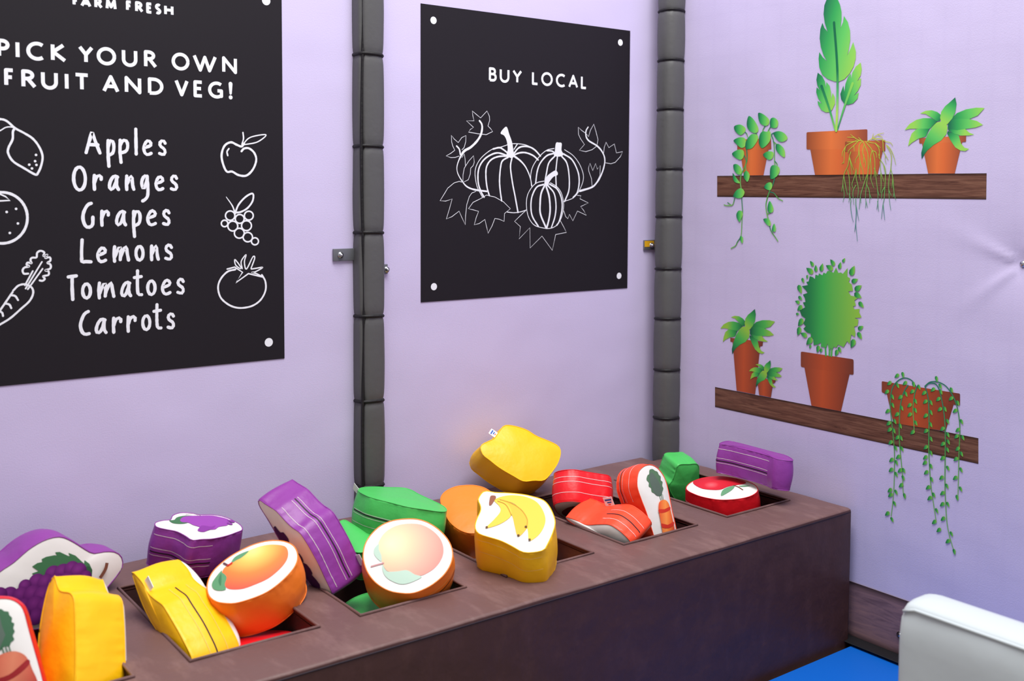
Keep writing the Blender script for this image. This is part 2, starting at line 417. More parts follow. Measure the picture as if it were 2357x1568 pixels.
# black padded rail along the foot of the right wall
rail = empty('padded_rail', (WX - 0.05, 1.0, 0.0), 'black padded rail along the floor under the timber skirting', 'rail')
mb = MB(); rows = []
yy = np.linspace(2.6, -1.2, 96)
for y in yy:
    d = abs(((y - 1.735 + 0.2) % 0.40) - 0.2); pin = 1 - 0.14 * math.exp(-(d / 0.016) ** 2)
    rows.append([Vector((WX - 0.030 + 0.03 * pin * math.copysign(abs(math.cos(t)) ** 0.7, math.cos(t)) * 0.95, y, 0.035 + zb / 2 - 0.018 + (zb / 2 - 0.012) * pin * math.copysign(abs(math.sin(t)) ** 0.7, math.sin(t)))) for t in [2 * math.pi * i / 20 for i in range(20)]])
for r in rows:
    for v in r: v.x = min(v.x, WX - 0.002)
mb.quadstrip(rows, 'vinyl_black'); mb.build('padding_sleeve', rail)
for k in range(-2, 8):
    y = 1.735 - 0.40 * k + 0.4
    if y > 2.55 or y < -1.1: continue
    mb = MB(); mb.tube([(WX - 0.030 + 0.0262 * math.cos(t), y, zb / 2 + 0.015 + (zb / 2 - 0.012) * 0.87 * math.sin(t)) for t in [2 * math.pi * i / 20 for i in range(20)]], 0.003, 'cord_black', 6, True)
    mb.build('cord', rail)

# blue floor mat
YF_MAT = 1.972
mc = hit(1964, 1484, Vector((0, 0, 0.022)), Vector((0, 0, 1)))
mb = MB(); mb.box((1.86, 0.9, 0.0), (mc.x, min(mc.y, YF_MAT), 0.022), 'mat_blue')
tag(mb.build('floor_mat', bevel=0.004), 'blue foam mat on the floor in front of the brown counter', 'mat')

# ------------------------------------------------------------------ padded posts
def padded_post(label, cpx, yc_px, cinch_px, r, plane_y, xfix, zbot, bulges=0.16, seam=None, square=0.66):
    """post cut into padded lengths by black cords; cinch_px are photo rows"""
    P = Vector((0, plane_y, 0))
    c = hit(cpx, yc_px, P, NB); cx_, cy_ = (c.x, plane_y) if xfix is None else (xfix, plane_y)
    root = empty('padded_post', (cx_, cy_, 0), label, 'post', 'grey padded posts against the back wall')
    zc = [hit(cpx, y, P, NB).z for y in cinch_px]; zs = sorted(zc)
    step = zs[1] - zs[0]
    while zs[0] - step > 0.05: zs.insert(0, zs[0] - step)
    while zs[-1] + step < 2.7: zs.append(zs[-1] + step)
    levels = [0.0] + zs + [2.75]
    mb = MB(); rows = []; rng = random.Random(int(cpx))
    for a, b in zip(levels[:-1], levels[1:]):
        n = 22; ph = rng.uniform(0, 6)
        for i in range(n + (1 if b == levels[-1] else 0)):
            t = i / n; z = a + (b - a) * t; e = min(z - a if a > 0 else 9, b - z if b < 2.74 else 9)
            k = 1 - bulges * math.exp(-(e / 0.010) ** 1.1) - 0.05 * math.exp(-e / 0.06)
            row = []
            for q in range(48):
                th = 2 * math.pi * q / 48
                ct, st = math.cos(th), math.sin(th); pw = square
                sx_ = math.copysign(abs(ct) ** pw, ct); sy_ = math.copysign(abs(st) ** pw, st)
                pk = 0.035 * math.exp(-e / 0.022) * math.sin(th * 11 + ph) * (0.5 + noise.noise(Vector((ct * 3, st * 3, round(z * 4))))) + 0.018 * noise.noise(Vector((ct * 2, st * 2, z * 9 + ph)))
                if seam is not None: pk -= 0.10 * math.exp(-(((th - seam + math.pi) % (2 * math.pi) - math.pi) / 0.13) ** 2)
                row.append(Vector((cx_ + r * (k + pk) * sx_, cy_ + r * (k + pk) * sy_ * 0.95, z)))
            rows.append(row)
    mb.quadstrip(rows, 'vinyl_grey'); k0 = len(rows) * 48 - 48
    mb.face(range(k0, k0 + 48), 'vinyl_grey')
    mb.build('padding_sleeve', root)
    for z in zs:
        mb = MB(); R_ = r * (1 - bulges - 0.02)
        pts = []
        for q in range(32):
            th = 2 * math.pi * q / 32; ct, st = math.cos(th), math.sin(th)
            pts.append((cx_ + R_ * math.copysign(abs(ct) ** square, ct), cy_ + 0.95 * R_ * math.copysign(abs(st) ** square, st), z - 0.003 * math.cos(th - 1)))
        mb.tube(pts, 0.0056, 'cord_black', 6, True); mb.build('cord', root)
    if seam is not None:
        mb = MB(); ct, st = math.cos(seam), math.sin(seam)
        mb.tube([(cx_ + r * 0.9 * math.copysign(abs(ct) ** square, ct) + 0.004 * math.sin(z * 7), cy_ + 0.95 * r * 0.9 * math.copysign(abs(st) ** square, st), z) for z in np.arange(0.02, 2.74, 0.03)], 0.005, 'cord_black', 6)
        mb.build('seam_cord', root)
    return root
padded_post('grey padded post between the two black posters', 847, 600, (129, 339, 536, 727, 921, 1115), 0.047, WY - 0.012, None, 0, 0.09, math.radians(222))
padded_post('grey padded post in the corner, right of the pumpkin poster', 1537, 600, (26, 140, 253, 390, 499, 619, 733, 850, 960), 0.050, 2.806, 2.846, 0, 0.09, None, 0.82)

# ------------------------------------------------------------------ brackets and bolts
def dome(mb, c, n, r, h, mat, seg=14):
    n = n.normalized(); a = n.cross(Vector((0, 0, 1))).normalized() if abs(n.z) < 0.9 else Vector((1, 0, 0)); b = n.cross(a)
    rows = [[c + n * (h * math.sin(p)) + (a * math.cos(t) + b * math.sin(t)) * (r * math.cos(p)) for t in [2 * math.pi * i / seg for i in range(seg)]] for p in (0, 0.35, 0.7, 1.1, 1.5)]
    mb.quadstrip(rows, mat); k = len(mb.v) - seg; mb.face(range(k, k + seg), mat)
def cyl(mb, c, n, r, h, mat, seg=14):
    n = n.normalized(); a = n.cross(Vector((0, 0, 1))).normalized(); b = n.cross(a)
    rows = [[c + n * d + (a * math.cos(t) + b * math.sin(t)) * q for t in [2 * math.pi * i / seg for i in range(seg)]] for d, q in ((0, r), (h, r), (h, 0.0005))]
    mb.quadstrip(rows, mat)
def bracket(label, x0, x1, yt, yb, bx, sticker=False):
    a = at_back(x0, yt); b = at_back(x1, yb); c = at_back(bx, (yt + yb) / 2 + 1)
    root = empty('mounting_bracket', ((a.x + b.x) / 2, WY, b.z), label, 'bracket')
    mb = MB(); mb.box((a.x, WY - 0.007, b.z), (b.x, WY - 0.001, a.z), 'plate_grey'); mb.build('plate', root, bevel=0.001)
    mb = MB(); cc = Vector((c.x, WY - 0.007, c.z)); cyl(mb, cc, NB, 0.0095, 0.003, 'metal', 18); cyl(mb, cc + NB * 0.003, NB, 0.0065, 0.006, 'metal', 6); dome(mb, cc + NB * 0.009, NB, 0.0045, 0.004, 'metal'); mb.build('bolt', root)
    if sticker:
        mb = MB(); mb.box((a.x + 0.002, WY - 0.0078, b.z + 0.012), (a.x + (b.x - a.x) * 0.55, WY - 0.0071, a.z - 0.003), 'sticker_yellow'); mb.build('sticker', root, smooth=False)
bracket('grey metal bracket with bolt left of the post between the posters', 765, 822, 573, 599, 781)
bracket('small grey bracket with bolt peeking out right of the post between posters', 868, 890, 609, 630, 887)
bracket('metal bracket with yellow sticker left of the corner post', 1480, 1520, 553, 574, 1496, True)
def wall_bolt(label, x, y, r):
    c = at_right(x, y); c.x = cloth(c.y, c.z) - 0.001
    root = empty('wall_bolt', c, label, 'bolt')
    mb = MB(); cyl(mb, c, NR, r * 1.35, 0.003, 'metal', 20); mb.build('washer', root)
    mb = MB(); dome(mb, c + NR * 0.003, NR, r, r * 0.7, 'metal'); mb.build('bolt_head', root)
wall_bolt('silver bolt pulling creases into the right wall cloth', 2350, 608, 0.0095)
wall_bolt('silver bolt in the timber skirting beside the white block', 2073, 1462, 0.0085)

# ------------------------------------------------------------------ lettering
def arc(cx, cy, rx, ry, a0, a1, n=14):
    return [(cx + rx * math.cos(math.radians(a0 + (a1 - a0) * i / n)), cy + ry * math.sin(math.radians(a0 + (a1 - a0) * i / n))) for i in range(n + 1)]
CAPS = {
 'F': [[(1, 1), (0, 1), (0, 0)], [(0, .53), (.86, .53)]],
 'A': [[(0, 0), (.5, 1), (1, 0)], [(.19, .34), (.81, .34)]],
 'R': [[(0, 0), (0, 1), (.3, 1)] + arc(.3, .76, .5, .24, 90, -90) + [(0, .52)], [(.38, .52), (1, 0)]],
 'P': [[(0, 0), (0, 1), (.4, 1)] + arc(.4, .74, .6, .26, 90, -90) + [(0, .48)]],
 'M': [[(0, 0), (.1, 1), (.5, .2), (.9, 1), (1, 0)]],
 'E': [[(1, 1), (0, 1), (0, 0), (1, 0)], [(0, .53), (.88, .53)]],
 'S': [smooth_curve([(.92, .9), (.6, 1), (.18, .93), (.04, .75), (.22, .58), (.68, .43), (.97, .25), (.82, .06), (.45, 0), (.06, .08)])],
 'H': [[(0, 0), (0, 1)], [(1, 0), (1, 1)], [(0, .53), (1, .53)]],
 'I': [[(.5, 0), (.5, 1)]],
 'C': [arc(.62, .5, .62, .5, 52, 308, 24)],
 'K': [[(0, 0), (0, 1)], [(.88, 1), (.04, .53), (1, 0)]],
 'Y': [[(0, 1), (.5, .5), (1, 1)], [(.5, .5), (.5, 0)]],
 'O': [arc(.5, .5, .5, .5, 0, 360, 32)],
 'U': [[(0, 1), (0, .4)] + arc(.5, .38, .5, .38, 180, 360) + [(1, 1)]],
 'W': [[(0, 1), (.28, 0), (.5, .92), (.72, 0), (1, 1)]],
 'N': [[(0, 0), (0, 1), (1, 0), (1, 1)]],
 'T': [[(0, 1), (1, 1)], [(.5, 1), (.5, 0)]],
 'D': [[(0, 0), (0, 1), (.35, 1)] + arc(.35, .5, .65, .5, 90, -90) + [(0, 0)]],
 'V': [[(0, 1), (.5, 0), (1, 1)]],
 'G': [arc(.6, .5, .6, .5, 52, 300, 24) + [(1, .06), (1, .45), (.66, .45)]],
 '!': [[(.5, 1), (.5, .3)], [(.5, .0), (.5, .02)]],
 'B': [[(0, 0), (0, 1), (.5, 1)] + arc(.5, .77, .36, .23, 90, -90) + [(0, .54), (.5, .54)] + arc(.55, .27, .45, .27, 90, -90) + [(0, 0)]],
 'L': [[(0, 1), (0, 0), (1, 0)]],
}
SC = smooth_curve
HAND = {
 'a': [SC([(.92, .93), (.55, 1), (.18, .68), (.02, .25), (.2, .02), (.5, .18), (.75, .6), (.84, .92)]), SC([(.84, .95), (.80, .45), (.88, .12), (1, .02)])],
 'p': [SC([(.1, 1), (.06, .5), (.16, 0)]), SC([(.08, .75), (.4, .98), (.85, .97), (1, .75), (.8, .52), (.12, .42)])],
 'l': [[(.5, 1), (.45, .5), (.6, 0)]],
 'e': [SC([(.08, .5), (.6, .58), (.98, .72), (.8, .95), (.45, .98), (.1, .7), (.0, .35), (.2, .06), (.55, 0), (.96, .1)])],
 's': [SC([(1, .82), (.7, 1), (.25, .93), (.1, .72), (.35, .55), (.8, .42), (1, .2), (.7, .0), (.05, .08)])],
 'r': [SC([(.1, 1), (.05, .5), (.08, 0)]), SC([(.1, .5), (.35, .85), (.7, 1), (1, .9), (1, .72)])],
 'n': [SC([(.1, 1), (.05, .5), (.08, 0)]), SC([(.12, .4), (.5, .85), (.75, .98), (.82, .6), (.88, .25), (1, .02)])],
 'm': [SC([(.08, 1), (.03, .5), (.06, 0)]), SC([(.08, .3), (.3, .8), (.45, .96), (.47, .5), (.44, .1)]), SC([(.46, .3), (.68, .8), (.85, .96), (.92, .5), (1, .05)])],
 'o': [arc(.5, .5, .48, .5, 75, 435, 26)],
 'g': [SC([(.85, .97), (.45, 1), (.05, .8), (.08, .58), (.35, .5), (.75, .75), (.88, .95)]), SC([(.88, 1), (.98, .5), (.9, .2), (.5, .06), (.12, .0)])],
 'O': [arc(.5, .5, .5, .5, 80, 425, 30)],
 'G': [SC([(.86, 1), (.5, .93), (.12, .65), (.02, .35), (.25, .06), (.6, .0), (.95, .1), (1, .42)])],
 'C': [SC([(.95, 1), (.5, .9), (.12, .6), (.02, .35), (.25, .08), (.6, .0), (1, .02)])],
 'L': [[(.12, 1), (.04, .5), (.04, .02), (.5, .04), (1, .02)]],
 'T': [[(0, .97), (1, 1)], [(.48, .97), (.45, .5), (.5, 0)]],
 't': [SC([(.45, 1), (.4, .4), (.5, .06), (.97, .02)]), [(0, .73), (.95, .76)]],
 'A': [[(0, 0), (.22, .5), (.45, 1), (.7, .5), (1, 0)], [(.16, .38), (.86, .38)]],
}
def letter(art, Z, ch, x0, x1, top, bot, w, font, jit=0.0):
    """one letter in the box x0..x1, top..bot (zoom pixels, read at the letter's middle); w = stroke in metres"""
    xm = (x0 + x1) / 2; ym = (top + bot) / 2
    (a,), (b,), (t,), (u,) = [art.p2(Z([p])) for p in ((x0, ym), (x1, ym), (xm, top), (xm, bot))]
    X0, X1, Y1, Y0 = a[0] + w / 2, b[0] - w / 2, t[1] - w / 2, u[1] + w / 2
    for st in font[ch]:
        q = [(X0 + p[0] * (X1 - X0), Y0 + p[1] * (Y1 - Y0)) for p in st]
        if jit:
            q = [tuple(p) for p in resample_open(q, 0.006)]
        if ch == '!':
            art.stroke2(q, [w * 1.25, w * 0.75] if abs(q[0][1] - q[-1][1]) > w else w * 1.2, 'chalk', None, False, True)
        elif jit:
            art.stroke2(q, w, 'chalk', None, False, True, jit)
        else:                                         # cut at sharp corners so every limb keeps its full width
            run = [q[0]]
            for k in range(1, len(q)):
                run.append(q[k])
                if k < len(q) - 1:
                    u, v = np.array(q[k]) - np.array(q[k - 1]), np.array(q[k + 1]) - np.array(q[k])
                    c = np.dot(u, v) / (np.linalg.norm(u) * np.linalg.norm(v) + 1e-12)
                    if c > 0.85: continue
                    art.disc2(q[k], w * 0.5, 'chalk', None, 12)
                art.stroke2(run, w, 'chalk', None, False, False)
                run = [q[k]]
def resample_open(q, step):
    P = np.array(q, float); d = np.r_[0, np.cumsum(np.linalg.norm(np.diff(P, axis=0), axis=1))]
    n = max(2, int(d[-1] / step) + 1); t = np.linspace(0, d[-1], n)
    return np.stack([np.interp(t, d, P[:, 0]), np.interp(t, d, P[:, 1])], 1)
random.seed(4)
Z1 = zoom(0, 0, 700 / 2335); Z2 = zoom(0, 450, 700 / 2335); Z3 = zoom(940, 220, 540 / 2228); Z8 = zoom(960, 120, 500 / 2357)

# ------------------------------------------------------------------ poster: price list
pr = at_back(651, 413).x; pb = at_back(654, 825).z; ptop = pb + 1.32
list_c = at_back(290, 540).x; pl = 2 * list_c - pr + 0.03
poster = empty('poster', (list_c, WY, pb), 'large black poster listing apples, oranges, grapes, lemons, tomatoes and carrots', 'poster')
mb = MB(); mb.box((pl, WY - 0.002, pb), (pr, WY - 0.0005, ptop), 'poster_dark'); mb.build('panel', poster, smooth=False)
HW = 0.0094
def word(parent, Z, letters, w, name='heading_word'):
    A = back_art(0.0022)
    for ch, x0, x1, t, b_ in letters: letter(A, Z, ch, x0, x1, t, b_, w, CAPS)
    A.build(name, parent)
word(poster, Z1, (('F', 555, 603, -37, 47), ('A', 615, 700, -26, 58), ('R', 722, 788, -16, 68), ('M', 808, 893, -6, 78)), HW * 0.8)
word(poster, Z1, (('F', 965, 1013, 5, 88), ('R', 1035, 1100, 12, 98), ('E', 1120, 1170, 20, 105), ('S', 1187, 1237, 28, 112), ('H', 1258, 1330, 38, 122)), HW * 0.8)
word(poster, Z1, (('P', -25, 73, 299, 444), ('I', 118, 148, 312, 453), ('C', 200, 340, 320, 466), ('K', 388, 510, 332, 478)), HW)
word(poster, Z1, (('Y', 597, 718, 350, 490),
    ('O', 740, 890, 362, 503), ('U', 933, 1053, 376, 515), ('R', 1103, 1205, 388, 525)), HW)
word(poster, Z1, (('O', 1315, 1453, 405, 542), ('W', 1477, 1663, 420, 554), ('N', 1703, 1817, 436, 567)), HW)
word(poster, Z1, (('F', 30, 113, 525, 668), ('R', 162, 280, 535, 680), ('U', 313, 443, 545, 690), ('I', 495, 525, 555, 695), ('T', 565, 687, 562, 700)), HW)
word(poster, Z1, (('A', 782, 915, 577, 715),
    ('N', 955, 1083, 587, 722), ('D', 1133, 1253, 597, 730)), HW)
word(poster, Z1, (('V', 1338, 1447, 608, 741), ('E', 1483, 1560, 618, 749), ('G', 1595, 1710, 626, 757), ('!', 1753, 1783, 632, 762)), HW)
HWR = 0.0087
LIST = [
 ('Apples', Z1, [('A', 645, 777, 998, 1186), ('p', 812, 886, 1068, 1290), ('p', 903, 992, 1065, 1260), ('l', 1028, 1056, 980, 1196), ('e', 1090, 1172, 1068, 1200), ('s', 1208, 1278, 1068, 1200)]),
 ('Oranges', Z1, [('O', 550, 667, 1270, 1473), ('r', 705, 788, 1335, 1467), ('a', 823, 920, 1340, 1470), ('n', 953, 1037, 1340, 1468), ('g', 1073, 1147, 1340, 1556), ('e', 1183, 1262, 1345, 1470), ('s', 1298, 1366, 1338, 1470)]),
 ('Grapes', Z2, [('G', 620, 724, 48, 257), ('r', 763, 843, 108, 241), ('a', 878, 974, 110, 241), ('p', 1008, 1087, 110, 327), ('e', 1120, 1205, 105, 238), ('s', 1238, 1308, 102, 236)]),
 ('Lemons', Z2, [('L', 608, 708, 328, 527), ('e', 736, 823, 390, 521), ('m', 857, 997, 380, 516), ('o', 1028, 1110, 378, 510), ('n', 1145, 1225, 375, 505), ('s', 1255, 1327, 368, 502)]),
 ('Tomatoes', Z2, [('T', 511, 599, 606, 811), ('o', 618, 707, 666, 801), ('m', 740, 884, 658, 796), ('a', 917, 1013, 655, 786), ('t', 1018, 1098, 566, 779), ('o', 1118, 1202, 643, 774), ('e', 1233, 1317, 638, 769), ('s', 1348, 1417, 630, 763)]),
 ('Carrots', Z2, [('C', 601, 694, 880, 1079), ('a', 722, 824, 938, 1069), ('r', 853, 938, 928, 1061), ('r', 965, 1048, 918, 1053), ('o', 1080, 1162, 910, 1043), ('t', 1168, 1246, 826, 1035), ('s', 1273, 1342, 896, 1030)])]
for listed, Zw, ls in LIST:
    A = back_art(0.0022)
    for ch, x0, x1, t, b_ in ls: letter(A, Zw, ch, x0, x1, t, b_, HWR, HAND, 0.09)
    A.build('chalk_word', poster)
def drawing(parent, name, Z, strokes, fills=(), dots=(), rings=(), w0=0.0055):
    A = back_art(0.0022)
    for f in fills: A.fill(Z(f), 'chalk', None, 4)
    for st in strokes:
        pts, w = (st if isinstance(st, tuple) else (st, w0)); closed = pts[0] == pts[-1] and len(pts) > 3
        sharp = isinstance(w, str)
        if sharp: A.stroke(Z(pts[:-1] if closed else pts), float(w), 'chalk', None, closed, 0, True, 0.1)
        else: A.stroke(Z(pts[:-1] if closed else pts), w, 'chalk', None, closed, 6, True, 0.08)
    for d in dots: A.disc(Z([d])[0], 0.0032, 'chalk', None, 10)
    for x, y, r in rings:
        q = A.p2(Z([(x + r * math.cos(t), y + r * math.sin(t)) for t in [2 * math.pi * i / 28 for i in range(28)]]))
        A.stroke2(q, w0 * 0.85, 'chalk', None, True)
    A.build(name, parent)
drawing(poster, 'lemon_drawing', Z1, [[(-190, 1010), (-130, 950), (-60, 920), (0, 915), (50, 930), (115, 985), (180, 1020), (250, 1065), (300, 1130), (325, 1200), (315, 1270), (290, 1328), (268, 1340), (180, 1290), (100, 1240), (62, 1180), (64, 1135), (95, 1070), (98, 1010), (115, 985)],
    ([(-60, 1020), (0, 1003), (40, 980), (80, 975), (115, 985)], 0.003)], dots=[(275, 1190), (268, 1238), (223, 1265), (278, 1267), (244, 1294)])
drawing(poster, 'orange_drawing', Z2, [([(13 + 196 * math.cos(t), 172 + 196 * math.sin(t)) for t in [2 * math.pi * i / 36 for i in range(37)]], 0.0068), ([(0, -10), (40, 8), (75, 38), (0, 42)], '0.004')], dots=[(122, 103), (50, 127), (136, 215), (74, 288)])
drawing(poster, 'carrot_drawing', Z2, [[(100, 730), (140, 692), (190, 682), (240, 705), (253, 750), (225, 810), (160, 870), (80, 940), (0, 990), (-70, 1030), (-95, 1020), (-60, 960), (0, 880), (50, 808), (95, 742)],
    [(80, 765), (115, 772), (137, 803)], [(35, 828), (70, 838), (85, 865)], [(0, 890), (16, 902), (22, 925)], ([(250, 580), (190, 690)], 0.004), ([(320, 510), (195, 715)], 0.004), ([(325, 563), (212, 720)], 0.004),
    [(215, 600), (182, 600), (172, 575), (187, 553), (222, 545), (203, 530), (212, 515), (240, 520), (232, 495), (245, 478), (278, 475), (284, 440), (310, 425), (338, 438), (332, 465), (362, 455), (345, 480), (380, 475), (385, 500), (362, 518), (385, 530), (385, 560), (345, 575), (370, 582), (370, 610), (330, 620), (342, 640), (325, 655), (303, 652)]], w0=0.005)
drawing(poster, 'apple_drawing', Z1, [[(1852, 1162), (1872, 1141), (1910, 1140), (1950, 1175), (1965, 1230), (1940, 1300), (1890, 1348), (1830, 1345), (1780, 1318), (1740, 1318), (1712, 1265), (1699, 1190), (1722, 1120), (1770, 1093), (1815, 1112), (1852, 1125), (1872, 1102)],
    ([(1863, 1018), (1867, 1065), (1855, 1110)], 0.004), ([(1862, 1110), (1920, 1055), (2040, 1035), (1975, 1090), (1870, 1112)], 0.0034), ([(1755, 1142), (1741, 1165), (1746, 1195)], 0.0045)], w0=0.0062)
drawing(poster, 'grape_drawing', Z2, [([(1735, 12), (1782, 80), (1803, 140)], [0.002, 0.0055]), [(1803, 135), (1830, 70), (1885, 10), (1938, -14), (1938, 40), (1900, 95), (1850, 125), (1812, 132)]],
    rings=[(1765, 155, 36), (1838, 180, 34), (1908, 155, 34), (1722, 215, 25), (1785, 235, 38), (1890, 232, 38), (1835, 290, 38), (1900, 320, 36), (1955, 352, 27)], w0=0.0052)
drawing(poster, 'tomato_drawing', Z2, [[(1805, 568), (1745, 585), (1693, 640), (1672, 705), (1690, 780), (1740, 830), (1800, 858), (1865, 863), (1940, 845), (2000, 800), (2036, 730), (2035, 660), (2008, 610)],
    ([(1742, 565), (1800, 550), (1860, 590), (1808, 670), (1905, 600), (2010, 625)], '0.0042'), ([(2010, 622), (1965, 600), (1930, 590), (1960, 585), (2015, 552), (1960, 560), (1928, 565)], 0.0038),
    ([(1857, 562), (1850, 505), (1887, 455), (1874, 510), (1890, 565), (1938, 473), (1953, 482), (1925, 560)], 0.0036), ([(1845, 562), (1830, 555), (1805, 530), (1800, 492), (1822, 515), (1850, 555)], 0.0036)], w0=0.0052)
def corner_dots(parent, pts, r):
    for p in pts:
        A = back_art(0.0022); A.disc(p, r, 'chalk', None, 28); A.build('corner_dot', parent)
corner_dots(poster, [(612, 2), (618, 788)], 0.0128)

# ------------------------------------------------------------------ poster: pumpkins
a = at_back(968, 352); b_ = at_back(1446.5, 366); zt2 = (at_back(968, 9).z + at_back(1448, 70).z) / 2; zb2 = (at_back(968, 696).z + at_back(1445, 663).z) / 2
poster2 = empty('poster', ((a.x + b_.x) / 2, WY, zb2), 'black poster with a chalk drawing of three pumpkins', 'poster')
mb = MB(); mb.box((a.x, WY - 0.002, zb2), (b_.x, WY - 0.0005, zt2), 'poster_dark'); mb.build('panel', poster2, smooth=False)
word(poster2, Z8, (('B', 775, 860, 167, 320), ('U', 892, 998, 178, 334), ('Y', 1030, 1135, 192, 342)), HW * 0.92)
word(poster2, Z8, (('L', 1242, 1313, 209, 358), ('O', 1343, 1468, 218, 369), ('C', 1502, 1606, 234, 382), ('A', 1637, 1743, 246, 393), ('L', 1773, 1838, 256, 402)), HW * 0.92)
S_ = '0.0019'; T_ = 0.0055
drawing(poster2, 'pumpkin_drawing', Z3, [
  ([(1245, 570), (1180, 505), (1110, 470), (1030, 458), (960, 462), (880, 488), (790, 512), (700, 580), (650, 650), (630, 720), (635, 800), (655, 880), (700, 965)], 0.0026),
  ([(950, 555), (900, 515), (860, 495), (800, 508)], T_), ([(935, 570), (840, 545), (750, 580), (690, 640), (660, 720), (660, 830), (685, 910), (715, 965)], T_),
  ([(940, 575), (850, 580), (780, 612), (738, 680), (733, 780), (745, 880), (765, 950)], T_), ([(945, 585), (890, 620), (872, 680), (862, 800), (868, 900), (882, 1000)], T_),
  ([(980, 590), (966, 680), (985, 830), (1010, 960), (1037, 1110)], T_), ([(1000, 575), (1060, 620), (1110, 680), (1150, 770), (1170, 860)], [0.007, 0.003]),
  ([(1000, 565), (1050, 545), (1110, 543), (1180, 570), (1228, 612)], T_), ([(995, 555), (1040, 500), (1090, 483), (1150, 490), (1200, 520), (1250, 575)], T_), ([(1000, 510), (1030, 462)], 0.004),
  ([(935, 1107), (1000, 1113), (1060, 1105), (1115, 1088)], 0.0028)], fills=[[(930, 298), (955, 370), (980, 440), (995, 530), (1000, 580), (965, 592), (930, 562), (940, 510), (930, 430), (905, 380), (872, 360), (895, 320)]])
drawing(poster2, 'pumpkin_drawing', Z3, [
  ([(1380, 503), (1310, 520), (1240, 580), (1180, 670), (1158, 760), (1165, 860)], 0.0028), ([(1480, 515), (1560, 570), (1620, 650), (1655, 740), (1655, 810), (1620, 900), (1565, 970), (1470, 1008)], 0.0024),
  ([(1375, 550), (1310, 572), (1250, 640), (1220, 720), (1205, 830)], 0.0055), ([(1390, 572), (1330, 640), (1307, 740), (1295, 800)], 0.0055), ([(1412, 575), (1402, 660), (1396, 740), (1400, 870)], 0.005),
  ([(1450, 575), (1500, 640), (1522, 760), (1520, 900), (1480, 1005)], 0.0055), ([(1470, 555), (1550, 610), (1605, 720), (1618, 820), (1600, 920), (1560, 970)], 0.0055), ([(1385, 545), (1360, 528), (1310, 523)], 0.005)],
  fills=[[(1398, 452), (1425, 447), (1452, 455), (1450, 520), (1470, 560), (1430, 580), (1380, 570), (1387, 530)]])
drawing(poster2, 'pumpkin_drawing', Z3, [
  ([(1290, 812), (1220, 827), (1170, 870), (1130, 940), (1117, 1020), (1125, 1110), (1150, 1180), (1200, 1235), (1290, 1260), (1350, 1260), (1400, 1235), (1440, 1180), (1465, 1100), (1470, 1020), (1450, 930), (1410, 870), (1345, 828)], 0.0026),
  ([(1280, 845), (1215, 870), (1170, 960), (1160, 1060), (1175, 1150), (1230, 1242)], T_), ([(1290, 855), (1257, 930), (1247, 1030), (1252, 1130), (1305, 1258)], 0.007), ([(1305, 865), (1333, 960), (1342, 1080), (1332, 1170), (1310, 1258)], 0.007),
  ([(1325, 860), (1380, 930), (1398, 1040), (1388, 1150), (1355, 1252)], T_), ([(1335, 840), (1410, 890), (1450, 980), (1455, 1080), (1430, 1190), (1405, 1232)], 0.0055)],
  fills=[[(1392, 712), (1412, 728), (1412, 755), (1370, 775), (1330, 830), (1325, 862), (1290, 850), (1290, 820), (1310, 770), (1350, 735)]])
drawing(poster2, 'vine_drawing', Z3, [
  ([(672, 240), (692, 270), (697, 310), (685, 370), (650, 430), (590, 490), (530, 525), (498, 570), (470, 630), (457, 690), (470, 750), (515, 825), (560, 870), (630, 895), (740, 910)], [0.006, 0.0068, 0.0075, 0.008, 0.009, 0.004, 0.0028, 0.004, 0.0055, 0.006]),
  ([(455, 480), (480, 510), (490, 560)], 0.0052),
  ([(603, 147), (640, 178), (682, 213), (743, 147), (765, 195), (768, 235), (752, 290), (775, 312), (797, 342), (735, 372), (650, 362), (567, 347), (585, 322), (615, 303), (548, 240), (620, 240), (608, 190), (603, 147)], S_),
  ([(478, 575), (440, 588), (400, 590), (355, 574), (400, 548), (437, 520), (418, 480), (407, 440), (405, 377), (430, 412), (470, 447), (503, 400), (543, 380), (541, 440), (525, 495), (505, 515)], S_),
  ([(505, 588), (527, 555), (535, 605), (538, 665)], S_), ([(515, 825), (515, 755), (527, 690), (570, 622), (615, 572), (622, 632), (612, 665), (588, 690), (584, 745), (565, 800), (515, 825)], S_)])
drawing(poster2, 'leaf_drawing', Z3, [([(515, 825), (480, 815), (430, 830), (370, 880), (340, 930), (297, 1000), (350, 1003), (412, 982), (385, 1080), (357, 1173), (410, 1150), (478, 1098), (505, 1160), (537, 1228), (540, 1140), (550, 1040), (575, 960), (600, 925), (635, 912)], S_)])
drawing(poster2, 'leaf_drawing', Z3, [([(738, 945), (690, 975), (610, 1015), (567, 1075), (610, 1085), (663, 1100), (640, 1160), (622, 1228), (670, 1215), (723, 1177), (740, 1250), (753, 1308), (790, 1240), (818, 1167), (860, 1175), (905, 1195), (910, 1120), (965, 1075), (900, 1010), (820, 965), (738, 945)], S_)])
drawing(poster2, 'leaf_drawing', Z3, [([(1115, 1088), (1060, 1140), (1005, 1195), (1060, 1245), (1047, 1362), (1150, 1255), (1152, 1448), (1265, 1335), (1363, 1470), (1395, 1320), (1497, 1300), (1470, 1245), (1440, 1190)], S_)])
drawing(poster2, 'leaf_drawing', Z3, [([(1600, 948), (1635, 952), (1625, 980), (1705, 1020), (1632, 1055), (1660, 1090), (1687, 1138), (1602, 1097), (1558, 1190), (1525, 1128), (1510, 1170), (1490, 1150), (1472, 1095)], S_)])
